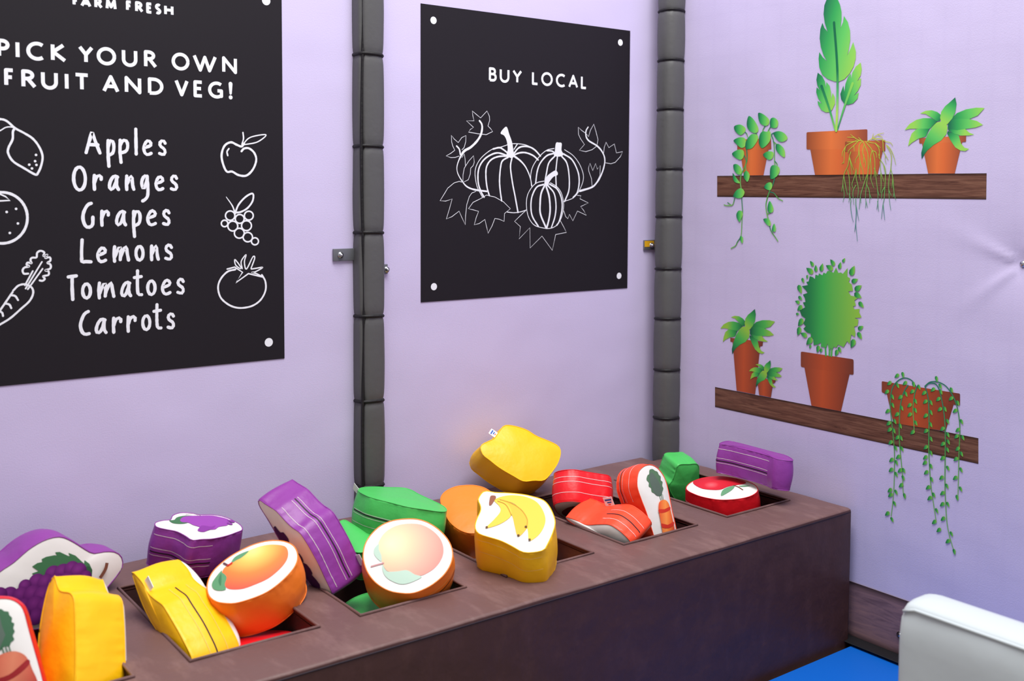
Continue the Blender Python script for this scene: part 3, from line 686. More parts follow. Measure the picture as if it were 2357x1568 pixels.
drawing(poster2, 'vine_drawing', Z3, [
  ([(1703, 300), (1684, 335), (1683, 385), (1710, 430), (1790, 480), (1840, 540), (1862, 610), (1850, 690), (1820, 770), (1790, 820), (1740, 870), (1625, 907)], [0.0045, 0.0055, 0.006, 0.0055, 0.0055, 0.0065, 0.0075]),
  ([(1675, 355), (1640, 330), (1610, 300), (1612, 370), (1632, 412), (1668, 465), (1620, 520), (1680, 533), (1740, 515), (1785, 480), (1797, 420), (1777, 340), (1757, 272), (1725, 330), (1707, 390), (1680, 360)], S_),
  ([(1850, 545), (1857, 490), (1873, 443), (1900, 495), (1952, 460), (1972, 545), (2030, 533), (2010, 580), (1960, 635), (1920, 648), (1870, 640)], S_),
  ([(1740, 855), (1735, 790), (1710, 720), (1706, 690), (1720, 643), (1747, 713), (1775, 645), (1790, 700), (1818, 665), (1815, 760), (1780, 830)], S_)])
corner_dots(poster2, [(997, 47), (1427, 98), (1424, 635), (998, 660)], 0.0118)

# ------------------------------------------------------------------ printed shelves and potted plants on the right wall
def shelf(label, px, mat):
    P = [at_right(*p) for p in px]                    # top-left, top-right, bottom-right, bottom-left
    root = empty('printed_shelf', P[3], label, 'wall decal')
    ln = (P[1] - P[0]).length; mb = MB()
    n = 24; rows = []
    for j in range(2):
        for i in range(n + 1):
            a, b = (P[3], P[2]) if j == 0 else (P[0], P[1]); q = a.lerp(b, i / n); q = Vector((WX - 0.0007, q.y, q.z)); mb.v.append(q)
    for i in range(n):
        mb.face((i, i + 1, n + 2 + i, n + 1 + i), mat, [(ln * i / n, 0), (ln * (i + 1) / n, 0), (ln * (i + 1) / n, 1), (ln * i / n, 1)])
    k = len(mb.v)
    for q in P: mb.v.append(Vector((WX - 0.0007, q.y, q.z)))
    for q in P: mb.v.append(Vector((WX, q.y, q.z)))
    for i in range(4): j = (i + 1) % 4; mb.face((k + i, k + j, k + 4 + j, k + 4 + i), mat, [(0, 0)] * 4)
    mb.build('plank_print', root, smooth=False)
shelf('upper printed timber shelf on the right wall', [(1651, 405), (2271, 399), (2270, 459), (1651, 453)], 'ink_wood')
shelf('lower printed timber shelf on the right wall', [(1646, 891), (2252, 1009), (2252, 1068), (1646, 937)], 'ink_wood')

def plant(name, label, bx, by):
    return empty(name, at_right(bx, by), label, 'wall decal', 'printed potted plants on the right wall')
def pot(root, Z, rim, body, low=False, lift=0.0010):
    A = right_art(lift); sfx = '_low' if low else ''
    A.fill(Z(body), 'ink_pot' + sfx, ('h',)); A.fill(Z(rim), 'ink_rim' + sfx, ('h',)); A.build('pot', root)
def rounded(q, r=10):
    out = []
    n = len(q)
    for i in range(n):
        p, a, b = np.array(q[i], float), np.array(q[i - 1], float), np.array(q[(i + 1) % n], float)
        u, v = a - p, b - p; u /= np.linalg.norm(u); v /= np.linalg.norm(v)
        for t in (0, .5, 1): out.append(tuple(p + u * r * (1 - t) ** 2 + v * r * t ** 2))
    return out

# trailing plant with heart leaves
Za = zoom(1640, 240, 200 / 896)
root = plant('printed_trailing_plant', 'printed pot of trailing heart leaved plant at left end of upper shelf', 1735, 403)
pot(root, Za, [(257, 364), (605, 352), (609, 463), (578, 468), (288, 472), (257, 468)], [(286, 470), (580, 466), (527, 733), (324, 735)])
VINES = (([(340, 290), (355, 305), (365, 335)], 1), ([(440, 295), (458, 310), (462, 330)], 1), ([(545, 225), (525, 260), (520, 280)], 1), ([(600, 235), (580, 270), (575, 282)], 1), ([(355, 465), (360, 530), (355, 600), (320, 680), (300, 720), (290, 800), (298, 865)], 1.2), ([(330, 530), (350, 580), (345, 640), (352, 690)], 1.1),
    ([(303, 955), (310, 1050), (313, 1110), (308, 1180), (303, 1300), (298, 1355)], 1), ([(285, 1385), (260, 1420), (240, 1460), (195, 1487)], 1), ([(232, 970), (215, 1030), (190, 1045), (150, 1045), (123, 1038)], 1), ([(195, 1040), (160, 1015)], .9), ([(633, 297), (612, 315), (630, 370), (640, 450), (643, 590), (648, 630)], 1), ([(630, 385), (660, 410)], 1),
    ([(648, 590), (668, 615), (670, 635)], 1), ([(643, 768), (625, 830), (595, 890), (565, 980), (555, 1050), (565, 1130), (578, 1180)], 1.2), ([(568, 1130), (600, 1120)], 1), ([(600, 905), (640, 920), (680, 970), (727, 997)], .9), ([(592, 1258), (610, 1310), (650, 1370), (678, 1412)], 1))
for grp in ([q for q in VINES if q[0][0][0] < 470 and q[0][0] != (568, 1130)], [q for q in VINES if q[0][0][0] >= 470]):
    A = right_art(0.0016)
    for st, w in grp: A.stroke(Za(st), 0.0038 * w, 'ink_vine', ('v',))
    A.build('stem', root)
A = right_art(0.0022)
for q in ([(228, 228), (290, 210), (342, 245), (335, 290), (290, 318), (240, 280)], [(378, 122), (430, 160), (475, 240), (470, 285), (430, 297), (375, 260), (357, 200)], [(475, 92), (530, 105), (588, 160), (580, 210), (540, 222), (490, 185)], [(600, 160), (630, 138), (665, 155), (682, 190), (665, 242), (603, 235)],
    [(633, 295), (690, 278), (745, 300), (778, 350), (740, 385), (690, 382), (650, 340)], [(222, 372), (280, 342), (335, 350), (350, 395), (335, 440), (295, 448), (245, 405)], [(345, 455), (350, 380), (400, 315), (440, 308), (472, 325), (470, 370), (420, 445), (380, 462)], [(520, 280), (560, 284), (590, 278), (605, 300), (600, 370), (560, 425), (513, 452), (482, 400), (490, 320)],
    [(660, 415), (690, 412), (735, 450), (752, 500), (745, 548), (690, 510), (657, 460)], [(205, 515), (260, 472), (315, 472), (330, 510), (315, 560), (275, 570)], [(525, 522), (570, 488), (620, 490), (635, 515), (620, 560), (580, 572)], [(220, 625), (260, 620), (300, 660), (302, 715), (265, 723), (228, 680)],
    [(597, 690), (610, 640), (640, 628), (690, 650), (695, 700), (660, 750), (605, 770)], [(325, 735), (335, 695), (365, 692), (388, 730), (380, 775), (362, 800), (332, 765)], [(213, 710), (240, 745), (287, 812), (240, 805), (218, 770)], [(537, 850), (570, 812), (610, 808), (620, 850), (600, 886), (555, 875)],
    [(217, 945), (250, 890), (300, 866), (335, 905), (315, 955), (275, 970), (235, 960)], [(595, 998), (632, 1070), (622, 1115), (580, 1110), (572, 1060)], [(252, 1130), (275, 1098), (305, 1103), (318, 1135), (300, 1180), (283, 1215), (255, 1170)], [(528, 1187), (580, 1180), (605, 1220), (600, 1255), (570, 1245)], [(642, 1232), (658, 1280), (650, 1315), (620, 1308), (622, 1265)], [(285, 1385), (297, 1357), (320, 1380), (312, 1437)]):
    A.fill(Za(q), 'ink_leaf', ('h',), 5)
A.build('foliage', root)

# tall banana leaf plant
Zb = zoom(1840, 0, 240 / 1176); Zc = zoom(1840, 280, 250 / 1307)
root = plant('printed_banana_plant', 'printed tall plant with one big split leaf in a wide pot on upper shelf', 1930, 402)
pot(root, Zc, rounded([(88, 128), (820, 92), (820, 330), (88, 335)], 14), [(133, 332), (776, 328), (735, 637), (190, 642)])
A = right_art(0.0016)
A.fill(Zb([(370, -120), (320, -30), (285, 60), (276, 160), (290, 260), (322, 360), (285, 315), (263, 258), (240, 330), (232, 430), (245, 530), (275, 620), (315, 692), (265, 645), (228, 588), (220, 660), (228, 760), (260, 840), (320, 890), (400, 920), (450, 920), (510, 895), (570, 830), (615, 750), (638, 660), (640, 580), (610, 475), (580, 550), (543, 628), (560, 560), (577, 450), (575, 350), (550, 250), (505, 180), (495, 250), (466, 318), (478, 220), (478, 130), (460, 50), (430, -20), (400, -90)]), 'ink_leaf', ('d', Zb([(150, 500)])[0], Zb([(650, 620)])[0]))
A.fill(Zb([(210, 820), (260, 860), (292, 920), (302, 985), (308, 925), (345, 970), (360, 1040), (362, 1115), (378, 1047), (403, 1100), (405, 1170), (375, 1235), (345, 1265), (300, 1268), (250, 1240), (215, 1180), (208, 1138), (258, 1172), (215, 1110), (193, 1040), (198, 985), (233, 1020), (205, 960), (195, 900)]), 'ink_leaf', ('d', Zb([(150, 1000)])[0], Zb([(410, 1080)])[0]))
A.fill(Zb([(695, 706), (706, 780), (695, 850), (655, 918), (698, 880), (695, 960), (660, 1030), (615, 1082), (672, 1043), (660, 1110), (610, 1165), (550, 1183), (510, 1170), (475, 1120), (465, 1060), (500, 965), (512, 1035), (522, 950), (550, 870), (583, 830), (588, 890), (600, 820), (640, 750)]), 'ink_leaf', ('d', Zb([(440, 1000)])[0], Zb([(700, 900)])[0]))
A.build('foliage', root)
A = right_art(0.0022)
A.stroke(Zb([(605, 942), (520, 1180), (432, 1465)]), [0.0095, 0.0075, 0.004], 'ink_stalk_right', ('v',))
A.stroke(Zb([(254, 972), (340, 1220), (408, 1460)]), [0.0095, 0.0075, 0.006], 'ink_stalk_left', ('v',))
A.stroke(Zb([(395, 255), (425, 640), (435, 920), (430, 1250), (420, 1475)]), 0.0085, 'ink_stalk', ('v',))
A.build('stems', root)

# thread leaved plant
root = plant('printed_thread_plant', 'printed small pot of thread leaved trailing plant beside the tall plant', 2005, 401)
pot(root, Zc, rounded([(553, 242), (1036, 222), (1037, 355), (553, 362)], 8), [(592, 360), (1005, 357), (945, 636), (640, 637)], lift=0.0014)
A = right_art(0.0020)
for q in ([(770, 235), (700, 215), (665, 190), (620, 155)], [(665, 190), (580, 188)], [(745, 220), (715, 190)], [(750, 225), (660, 240), (580, 245)], [(690, 230), (600, 270), (560, 305), (545, 400), (540, 480), (515, 508)], [(540, 480), (540, 505)], [(555, 310), (525, 370), (520, 420)], [(720, 225), (670, 280), (600, 345), (590, 380)], [(660, 285), (665, 360)],
    [(760, 240), (725, 290), (715, 400), (685, 450), (675, 500)], [(720, 330), (740, 500), (770, 600), (772, 700)], [(735, 500), (725, 630), (745, 720)], [(770, 240), (800, 310), (830, 400), (830, 600), (810, 780), (800, 900), (805, 960), (800, 1040)], [(805, 960), (825, 1035)], [(780, 290), (768, 370), (800, 490), (798, 550)], [(780, 400), (780, 500)],
    [(800, 240), (840, 290), (880, 345), (910, 450), (915, 580), (930, 700), (945, 820), (950, 950), (935, 1055)], [(945, 960), (957, 1080)], [(880, 345), (860, 430), (840, 570)], [(860, 430), (870, 600), (865, 690), (900, 795)], [(885, 350), (925, 370), (938, 435)], [(820, 240), (870, 255), (915, 260)], [(915, 260), (960, 320), (970, 400), (960, 440)], [(920, 262), (980, 315)], [(905, 210), (970, 250)],
    [(820, 240), (880, 205), (950, 155), (1020, 138)], [(880, 205), (895, 145)], [(950, 155), (1005, 190)], [(890, 205), (990, 210), (1010, 250), (1015, 350), (1040, 405), (1035, 450), (1050, 505)], [(1040, 405), (1075, 465)], [(1000, 210), (1040, 240), (1100, 255), (1128, 290)], [(1050, 280), (1100, 330), (1140, 420), (1165, 520)],
    [(1055, 290), (1110, 400), (1105, 560), (1090, 640), (1080, 760), (1085, 900), (1090, 960), (1105, 1065)], [(1105, 570), (1130, 680), (1145, 860), (1165, 945)], [(1130, 680), (1120, 800)], [(1145, 860), (1135, 910)], [(1080, 820), (1110, 890)], [(960, 390), (975, 450), (1030, 540), (1050, 630)], [(1020, 530), (1040, 640), (1035, 780), (1025, 930), (1010, 1000), (992, 1170)], [(1012, 1000), (1032, 1185)],
    [(1030, 790), (1000, 850), (993, 935)], [(975, 480), (985, 600), (1020, 720)], [(985, 620), (990, 750), (985, 860)], [(625, 365), (605, 430), (590, 530), (545, 630), (530, 750), (545, 880), (530, 965)], [(610, 430), (640, 530), (660, 585)], [(605, 430), (625, 520), (640, 640)], [(585, 580), (605, 680), (612, 870), (600, 970)], [(605, 870), (625, 950), (620, 1000), (635, 1130), (655, 1210)],
    [(540, 650), (565, 790), (585, 880)], [(530, 750), (515, 840)], [(690, 570), (670, 660), (640, 750), (650, 800)], [(690, 590), (690, 680), (715, 800), (708, 920)], [(685, 765), (650, 850), (660, 1000)], [(683, 920), (685, 1000), (690, 1100), (683, 1230), (690, 1300), (703, 1440)], [(685, 1000), (720, 1190)], [(683, 1230), (670, 1325)], [(820, 640), (780, 760), (740, 900), (725, 1055)],
    [(740, 910), (745, 980)], [(815, 750), (850, 850), (850, 980)], [(850, 870), (873, 925)], [(945, 820), (965, 890)], [(905, 560), (945, 650)], [(915, 580), (905, 670)]):
    A.step = 0.000004
    A.stroke(Zc(q), [0.0026, 0.0024, 0.0014], 'ink_strand', ('d', Zc([(800, 200)])[0], Zc([(800, 1100)])[0]), smooth=4)
A.build('foliage', root)

# aloe plants
Zd = zoom(2060, 200, 240 / 1344); Ze = zoom(1630, 690, 200 / 1161)
ALOE = [[(325, 343), (400, 308), (480, 302), (550, 325), (592, 360), (585, 440), (545, 445), (470, 395), (400, 350)],
 [(172, 765), (190, 680), (220, 600), (280, 545), (360, 530), (450, 540), (400, 640), (300, 670), (220, 720)],
 [(128, 558), (190, 480), (280, 425), (370, 403), (470, 405), (550, 445), (450, 540), (350, 540), (200, 540)],
 [(1158, 272), (1050, 268), (920, 290), (800, 340), (740, 400), (690, 480), (820, 440), (960, 415), (1070, 370)],
 [(1025, 615), (960, 590), (910, 545), (800, 520), (685, 520), (690, 560), (760, 600), (850, 628), (950, 628)],
 [(1138, 490), (1060, 440), (960, 415), (820, 410), (740, 425), (685, 480), (685, 540), (800, 560), (900, 545), (1040, 525)],
 [(960, 800), (900, 785), (855, 730), (825, 625), (740, 590), (685, 570), (675, 600), (720, 690), (780, 780), (850, 822), (910, 828)],
 [(780, 135), (797, 220), (780, 330), (740, 410), (680, 482), (600, 450), (585, 400), (600, 320), (650, 250), (720, 190)],
 [(348, 930), (342, 850), (370, 740), (420, 620), (480, 520), (540, 460), (600, 445), (670, 475), (682, 530), (665, 610), (600, 690), (500, 750), (420, 820), (380, 875)]]
ALOE_G = [((600, 440), (400, 320)), ((470, 560), (230, 640)), ((560, 470), (250, 480)), ((700, 420), (1150, 290)), ((690, 560), (900, 610)), ((690, 500), (1100, 480)), ((690, 580), (850, 780)), ((790, 130), (620, 440)), ((360, 880), (620, 500))]
def aloe(root, Z, src=None, dst=None, mat='ink_leaf', lift=0.0014):
    f = lambda q: q
    if src:
        X = np.c_[np.array(src, float), np.ones(len(src))]; C = np.linalg.lstsq(X, np.array(dst, float), rcond=None)[0]
        f = lambda q: [tuple(np.array([p[0], p[1], 1.0]) @ C) for p in q]
    A = right_art(lift)
    for q, (ga, gb) in zip(ALOE, ALOE_G):
        A.fill(Z(f(q)), mat, ('d', Z(f([ga]))[0], Z(f([gb]))[0]), 0)
    A.build('foliage', root)
root = plant('printed_aloe_plant', 'printed pot of broad pointed leaves at right end of upper shelf', 2168, 400)
pot(root, Zd, rounded([(314, 662), (919, 628), (918, 708), (870, 712), (350, 730), (316, 728)], 8), [(350, 726), (870, 708), (772, 1117), (430, 1117)])
aloe(root, Zd)
SRC = [(780, 135), (1158, 272), (128, 558), (348, 930), (960, 800)]
root = plant('printed_aloe_plant', 'printed tall slim pot with pointed leaves at left end of lower shelf', 1718, 903)
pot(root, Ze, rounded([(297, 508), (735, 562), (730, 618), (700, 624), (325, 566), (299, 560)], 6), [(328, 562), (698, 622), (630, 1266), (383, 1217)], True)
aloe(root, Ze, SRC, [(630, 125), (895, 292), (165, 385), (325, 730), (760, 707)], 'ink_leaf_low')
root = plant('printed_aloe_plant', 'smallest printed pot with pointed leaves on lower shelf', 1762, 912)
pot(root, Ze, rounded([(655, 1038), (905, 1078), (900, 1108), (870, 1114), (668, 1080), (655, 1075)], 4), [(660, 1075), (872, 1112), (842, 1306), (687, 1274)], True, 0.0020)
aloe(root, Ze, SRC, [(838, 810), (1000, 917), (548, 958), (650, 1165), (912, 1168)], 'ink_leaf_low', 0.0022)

# round bush
Zf = zoom(1810, 580, 200 / 825)
root = plant('printed_bush_plant', 'printed round leafy bush in a large pot on lower shelf', 1905, 945)
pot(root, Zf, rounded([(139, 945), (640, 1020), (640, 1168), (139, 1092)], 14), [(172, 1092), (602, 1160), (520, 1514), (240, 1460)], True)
A = right_art(0.0016)
for q in ([(372, 890), (378, 985)], [(415, 890), (410, 985)], [(437, 890), (430, 990)]): A.stroke(Zf(q), 0.0058, 'ink_bush', ('d', Zf([(165, 0)])[0], Zf([(680, 0)])[0]), smooth=0)
A.build('stems', root)
A = right_art(0.0020)
A.fill(Zf([(225, 230), (255, 240), (275, 258), (280, 215), (308, 225), (312, 203), (345, 222), (358, 195), (378, 208), (395, 180), (430, 185), (450, 200), (475, 148), (497, 200), (520, 195), (540, 208), (585, 152), (582, 235), (610, 252), (595, 285), (625, 310), (637, 370), (592, 375), (615, 415), (690, 432), (650, 460), (665, 510), (637, 517), (650, 545), (700, 540), (693, 570), (718, 622), (652, 628), (688, 645), (680, 700), (647, 710), (660, 770), (655, 808), (620, 785), (605, 875), (580, 848), (547, 905), (495, 880), (478, 910), (455, 900), (440, 925), (425, 912), (420, 930), (407, 930), (402, 900), (394, 870), (386, 905), (362, 905), (330, 900), (333, 860), (300, 880), (262, 885), (258, 820), (235, 810), (235, 775), (200, 765), (165, 730), (188, 705), (165, 680), (185, 632), (148, 605), (130, 555), (182, 525), (160, 480), (185, 475), (178, 435), (160, 405), (205, 390), (190, 365), (150, 325), (210, 315), (192, 285), (215, 280)]), 'ink_bush', ('h',))
for a, b in (((262, 135), (228, 85)), ((258, 203), (192, 152)), ((285, 190), (282, 122)), ((330, 185), (350, 108)), ((462, 130), (420, 70)), ((447, 166), (378, 128)), ((505, 162), (520, 95)), ((537, 99), (562, 58)), ((612, 224), (652, 130)), ((622, 287), (685, 258)), ((652, 365), (720, 318)), ((648, 392), (720, 437)), ((690, 475), (740, 530)), ((683, 735), (737, 705)), ((680, 762), (722, 830)), ((652, 830), (615, 912)), ((205, 218), (198, 257)), ((153, 247), (172, 297)),
    ((118, 313), (148, 397)), ((118, 422), (157, 457)), ((132, 485), (86, 466)), ((155, 510), (107, 558)), ((95, 590), (128, 588)), ((162, 635), (115, 705)), ((135, 713), (110, 794)), ((202, 802), (137, 770)), ((250, 816), (193, 882)), ((238, 882), (222, 917)), ((314, 888), (295, 957)), ((342, 916), (325, 957)), ((492, 928), (468, 990)), ((498, 902), (525, 958))):
    A.leaf(Zf([a])[0], Zf([b])[0], 0.30, 'ink_leaf_low', ('h',))
A.build('foliage', root)

# hanging string plant
Zg = zoom(2010, 840, 250 / 852)
root = plant('printed_string_plant', 'printed wide pot of hanging bead leaved strings on lower shelf', 2125, 985)
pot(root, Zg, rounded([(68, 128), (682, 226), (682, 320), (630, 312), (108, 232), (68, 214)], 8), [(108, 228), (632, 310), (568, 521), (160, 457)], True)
STR = ([(335, 165), (300, 120), (245, 103), (190, 130), (150, 190), (135, 300), (145, 430), (158, 550), (168, 680), (168, 800), (165, 950), (155, 1080), (143, 1185)], [(275, 160), (240, 220), (215, 320), (207, 450), (208, 600), (218, 720), (232, 870), (238, 1005), (255, 1040)], [(345, 170), (325, 240), (315, 350), (320, 440), (323, 510)],
    [(408, 170), (425, 220), (437, 300), (440, 450), (438, 650), (445, 820), (455, 950), (475, 1090), (495, 1220)], [(410, 170), (440, 145), (490, 150), (520, 195), (545, 300), (562, 420), (568, 560), (566, 760), (565, 950), (570, 1080), (580, 1230), (600, 1340), (635, 1460)], [(410, 165), (450, 135), (510, 135), (570, 165), (620, 230), (655, 310), (675, 410), (682, 520), (675, 700), (670, 900), (667, 1020)])
A = right_art(0.0016)
for q in STR: A.stroke(Zg(q), [0.0036, 0.0034, 0.0024], 'ink_vine', ('v',))
A.build('stems', root)
A = right_art(0.0020, 0.000008)
dense = [p for q in STR for p in smooth_curve(q, False, 10)]
for cx_, cy_ in [(187, 87), (236, 80), (128, 145), (250, 145), (195, 163), (108, 213), (155, 253), (260, 230), (214, 255), (157, 318), (114, 365), (228, 340), (187, 390), (320, 155), (363, 176), (307, 211), (336, 287), (286, 318), (335, 358), (288, 392), (338, 457), (310, 530), (400, 222), (410, 290), (457, 298), (457, 375), (413, 400), (455, 470), (415, 520), (457, 583), (414, 648), (457, 693), (500, 112), (530, 168), (470, 195), (535, 213), (512, 270), (524, 350), (567, 348), (588, 445), (544, 503), (590, 550), (593, 605), (547, 622), (587, 668), (545, 733), (618, 198), (612, 265), (668, 300), (643, 362), (697, 447), (665, 512), (655, 562), (707, 572), (664, 660), (697, 700), (650, 740), (693, 825), (645, 888), (690, 975), (662, 1043), (123, 460), (130, 510), (174, 445), (167, 518), (138, 610), (181, 655), (217, 480), (191, 572), (223, 576), (230, 660), (145, 747), (198, 723), (187, 768), (142, 825), (212, 830), (244, 830), (185, 860), (240, 888), (221, 946), (133, 985), (137, 1022), (184, 1000), (172, 1090), (113, 1168), (152, 1215), (250, 1030), (411, 727), (407, 770), (458, 797), (418, 845), (463, 900), (433, 963), (480, 1022), (445, 1047), (503, 1145), (481, 1234), (517, 1297), (590, 812), (538, 886), (583, 952), (545, 1008), (544, 1095), (590, 1095), (550, 1208), (618, 1327), (588, 1385), (640, 1467)]:
    nx, ny = min(dense, key=lambda p: (p[0] - cx_) ** 2 + (p[1] - cy_) ** 2)
    side = 1 if cx_ >= nx else -1
    d = np.array((11.0, 22.0)) if side > 0 else np.array((-18.0, 15.0))
    if abs(cx_ - nx) < 6: d = np.array((5.0, 25.0))
    if side < 0: a, b = (cx_ - d[0], cy_ - d[1]), (cx_ + d[0], cy_ + d[1])
    else: a, b = (cx_ - d[0], cy_ - d[1]), (cx_ + d[0], cy_ + d[1])
    A.leaf(Zg([a])[0], Zg([b])[0], 0.27, 'ink_leaf_low', ('h',))
A.build('foliage', root)

# ------------------------------------------------------------------ brown foam counter with six wells in view
XL, XR, YF, YB = -0.30, 2.845, 1.978, 2.842
PITS = [(x, x + 0.30) for x in (0.345, 0.765, 1.173, 1.602, 2.018, 2.452)]
PY0, PY1, PZ = 2.150, 2.662, 0.22
counter = empty('foam_counter', ((XL + XR) / 2, (YF + YB) / 2, 0), 'long brown foam display counter with square wells full of toy fruit', 'counter')
def counter_body():
    bm = bmesh.new()
    cut = 0.12                                          # back corner trimmed round the post
    xs = sorted({XL, XR, XR - cut} | {p[0] for p in PITS} | {p[1] for p in PITS}); ysl = [YF, PY0, PY1, YB - cut, YB]
    fine = []
    for a, b in zip(xs[:-1], xs[1:]): fine += [a + (b - a) * i / max(1, round((b - a) / 0.075)) for i in range(max(1, round((b - a) / 0.075)))]
    xs = fine + [XR]
    fy = []
    for a, b in zip(ysl[:-1], ysl[1:]): fy += [a + (b - a) * i / max(1, round((b - a) / 0.075)) for i in range(max(1, round((b - a) / 0.075)))]
    ysl = fy + [YB]
    V = {}
    def v(x, y, z):
        k = (round(x, 4), round(y, 4), round(z, 4))
        if k not in V:
            dz = 0.0
            if z > 0.4:
                dz = 0.0035 * noise.noise(Vector((x * 6, y * 6, 3.1)))
            V[k] = bm.verts.new((x, y, z + dz))
        return V[k]
    inpit = lambda x, y: PY0 < y < PY1 and any(a < x < b for a, b in PITS)
    for x0, x1 in zip(xs[:-1], xs[1:]):
        for y0, y1 in zip(ysl[:-1], ysl[1:]):
            if inpit((x0 + x1) / 2, (y0 + y1) / 2): continue
            xc, yc = (x0 + x1) / 2 - (XR - cut), (y0 + y1) / 2 - (YB - cut)
            if xc > 0 and yc > 0:
                if xc + yc > cut * 1.02: continue
            bm.faces.new([v(x0, y0, H), v(x1, y0, H), v(x1, y1, H), v(x0, y1, H)])
    # skirts: every boundary edge that is not a well goes down to the floor
    edges = [e for e in bm.edges if len(e.link_faces) == 1]
    pit_e = [e for e in edges if all(PY0 - 1e-3 < w.co.y < PY1 + 1e-3 and any(a - 1e-3 < w.co.x < b + 1e-3 for a, b in PITS) for w in e.verts)]
    out_e = [e for e in edges if e not in pit_e]
    def drop(es, z):
        r = bmesh.ops.extrude_edge_only(bm, edges=es)
        for g in r['geom']:
            if isinstance(g, bmesh.types.BMVert): g.co.z = z
    def steps(es, zl):
        cur = es
        for z in zl:
            r = bmesh.ops.extrude_edge_only(bm, edges=cur)
            for g in r['geom']:
                if isinstance(g, bmesh.types.BMVert): g.co.z = z
            cur = [g for g in r['geom'] if isinstance(g, bmesh.types.BMEdge) and all(abs(w.co.z - z) < 1e-5 for w in g.verts)]
    rim = set(e for e in out_e)
    keep = list(out_e)
    steps(out_e, (0.40, 0.3, 0.2, 0.1, 0.0))
    bmesh.ops.recalc_face_normals(bm, faces=bm.faces[:])
    bev = [e for e in keep if e.is_valid]
    bmesh.ops.bevel(bm, geom=bev, offset=0.011, segments=3, profile=0.6, affect='EDGES')
    prim = [e for e in pit_e if e.is_valid]
    # soft lip round each well
    r = bmesh.ops.extrude_edge_only(bm, edges=prim)
    for g in r['geom']:
        if isinstance(g, bmesh.types.BMVert): g.co.z -= 0.012
    vert_edges = [e for e in bm.edges if abs(e.verts[0].co.x - e.verts[1].co.x) < 1e-4 and abs(e.verts[0].co.y - e.verts[1].co.y) < 1e-4 and min(e.verts[0].co.z, e.verts[1].co.z) < 0.05 and False]
    me = bpy.data.meshes.new('body')
    for p in bm.faces: p.smooth = True
    # gentle sag and puckers on the outer panels
    for w in bm.verts:
        if w.co.z < H - 0.02 and w.co.z > 0.001:
            k = noise.noise(w.co * 5.0) * 0.004
            if abs(w.co.y - YF) < 0.004: w.co.y += k
            elif abs(w.co.x - XR) < 0.004: w.co.x += k
    org = counter.location
    for w in bm.verts: w.co -= org
    bm.to_mesh(me); bm.free()
    me.materials.append(MATS['counter_brown_shaded']); me.materials.append(MATS['counter_top_lit'])
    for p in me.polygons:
        if p.normal.z > 0.6: p.material_index = 1  # upward faces take the tone with overhead light painted in
    o = bpy.data.objects.new('body', me); col.objects.link(o); o.parent = counter
    bv = o.modifiers.new('bevel', 'BEVEL'); bv.width = 0.006; bv.segments = 2; bv.limit_method = 'ANGLE'; bv.angle_limit = math.radians(40)
counter_body()
for a, b in PITS:
    mb = MB(); lo = 0.001
    z1 = H - 0.010; g = 0.0
    P = [(a + g, PY0 + g), (b - g, PY0 + g), (b - g, PY1 - g), (a + g, PY1 - g)]
    rows = [[Vector((x, y, z)) for x, y in P] for z in (z1, PZ)]
    k = len(mb.v); mb.v += rows[0] + rows[1]
    for i in range(4): j = (i + 1) % 4; mb.face((k + j, k + i, k + 4 + i, k + 4 + j), 'counter_pit')
    mb.face((k + 4, k + 5, k + 6, k + 7), 'counter_pit')
    mb.build('well_lining', counter, smooth=False)
    mb = MB(); e = 0.0
    ring = [(a, PY0), ((a + b) / 2, PY0), (b, PY0), (b, (PY0 + PY1) / 2), (b, PY1), ((a + b) / 2, PY1), (a, PY1), (a, (PY0 + PY1) / 2)]
    mb.tube([Vector((x, y, H + 0.0005)) for x, y in ring], 0.0042, 'counter_top_lit', 6, True); mb.build('well_piping', counter)
mb = MB()
mb.tube([(XL, YF + 0.001, H - 0.011)] + [(x, YF + 0.0005 + 0.001 * noise.noise(Vector((x * 4, 0, 0))), H - 0.012) for x in np.arange(XL + 0.05, XR - 0.01, 0.05)] + [(XR - 0.004, YF + 0.002, H - 0.012)], 0.0022, 'zip_dark', 6)
mb.build('front_seam', counter)
mb = MB(); mb.tube([(XR - 0.003, YF + 0.003, z) for z in np.arange(0.0, H - 0.01, 0.03)], 0.0022, 'zip_dark', 6); mb.build('corner_seam', counter)

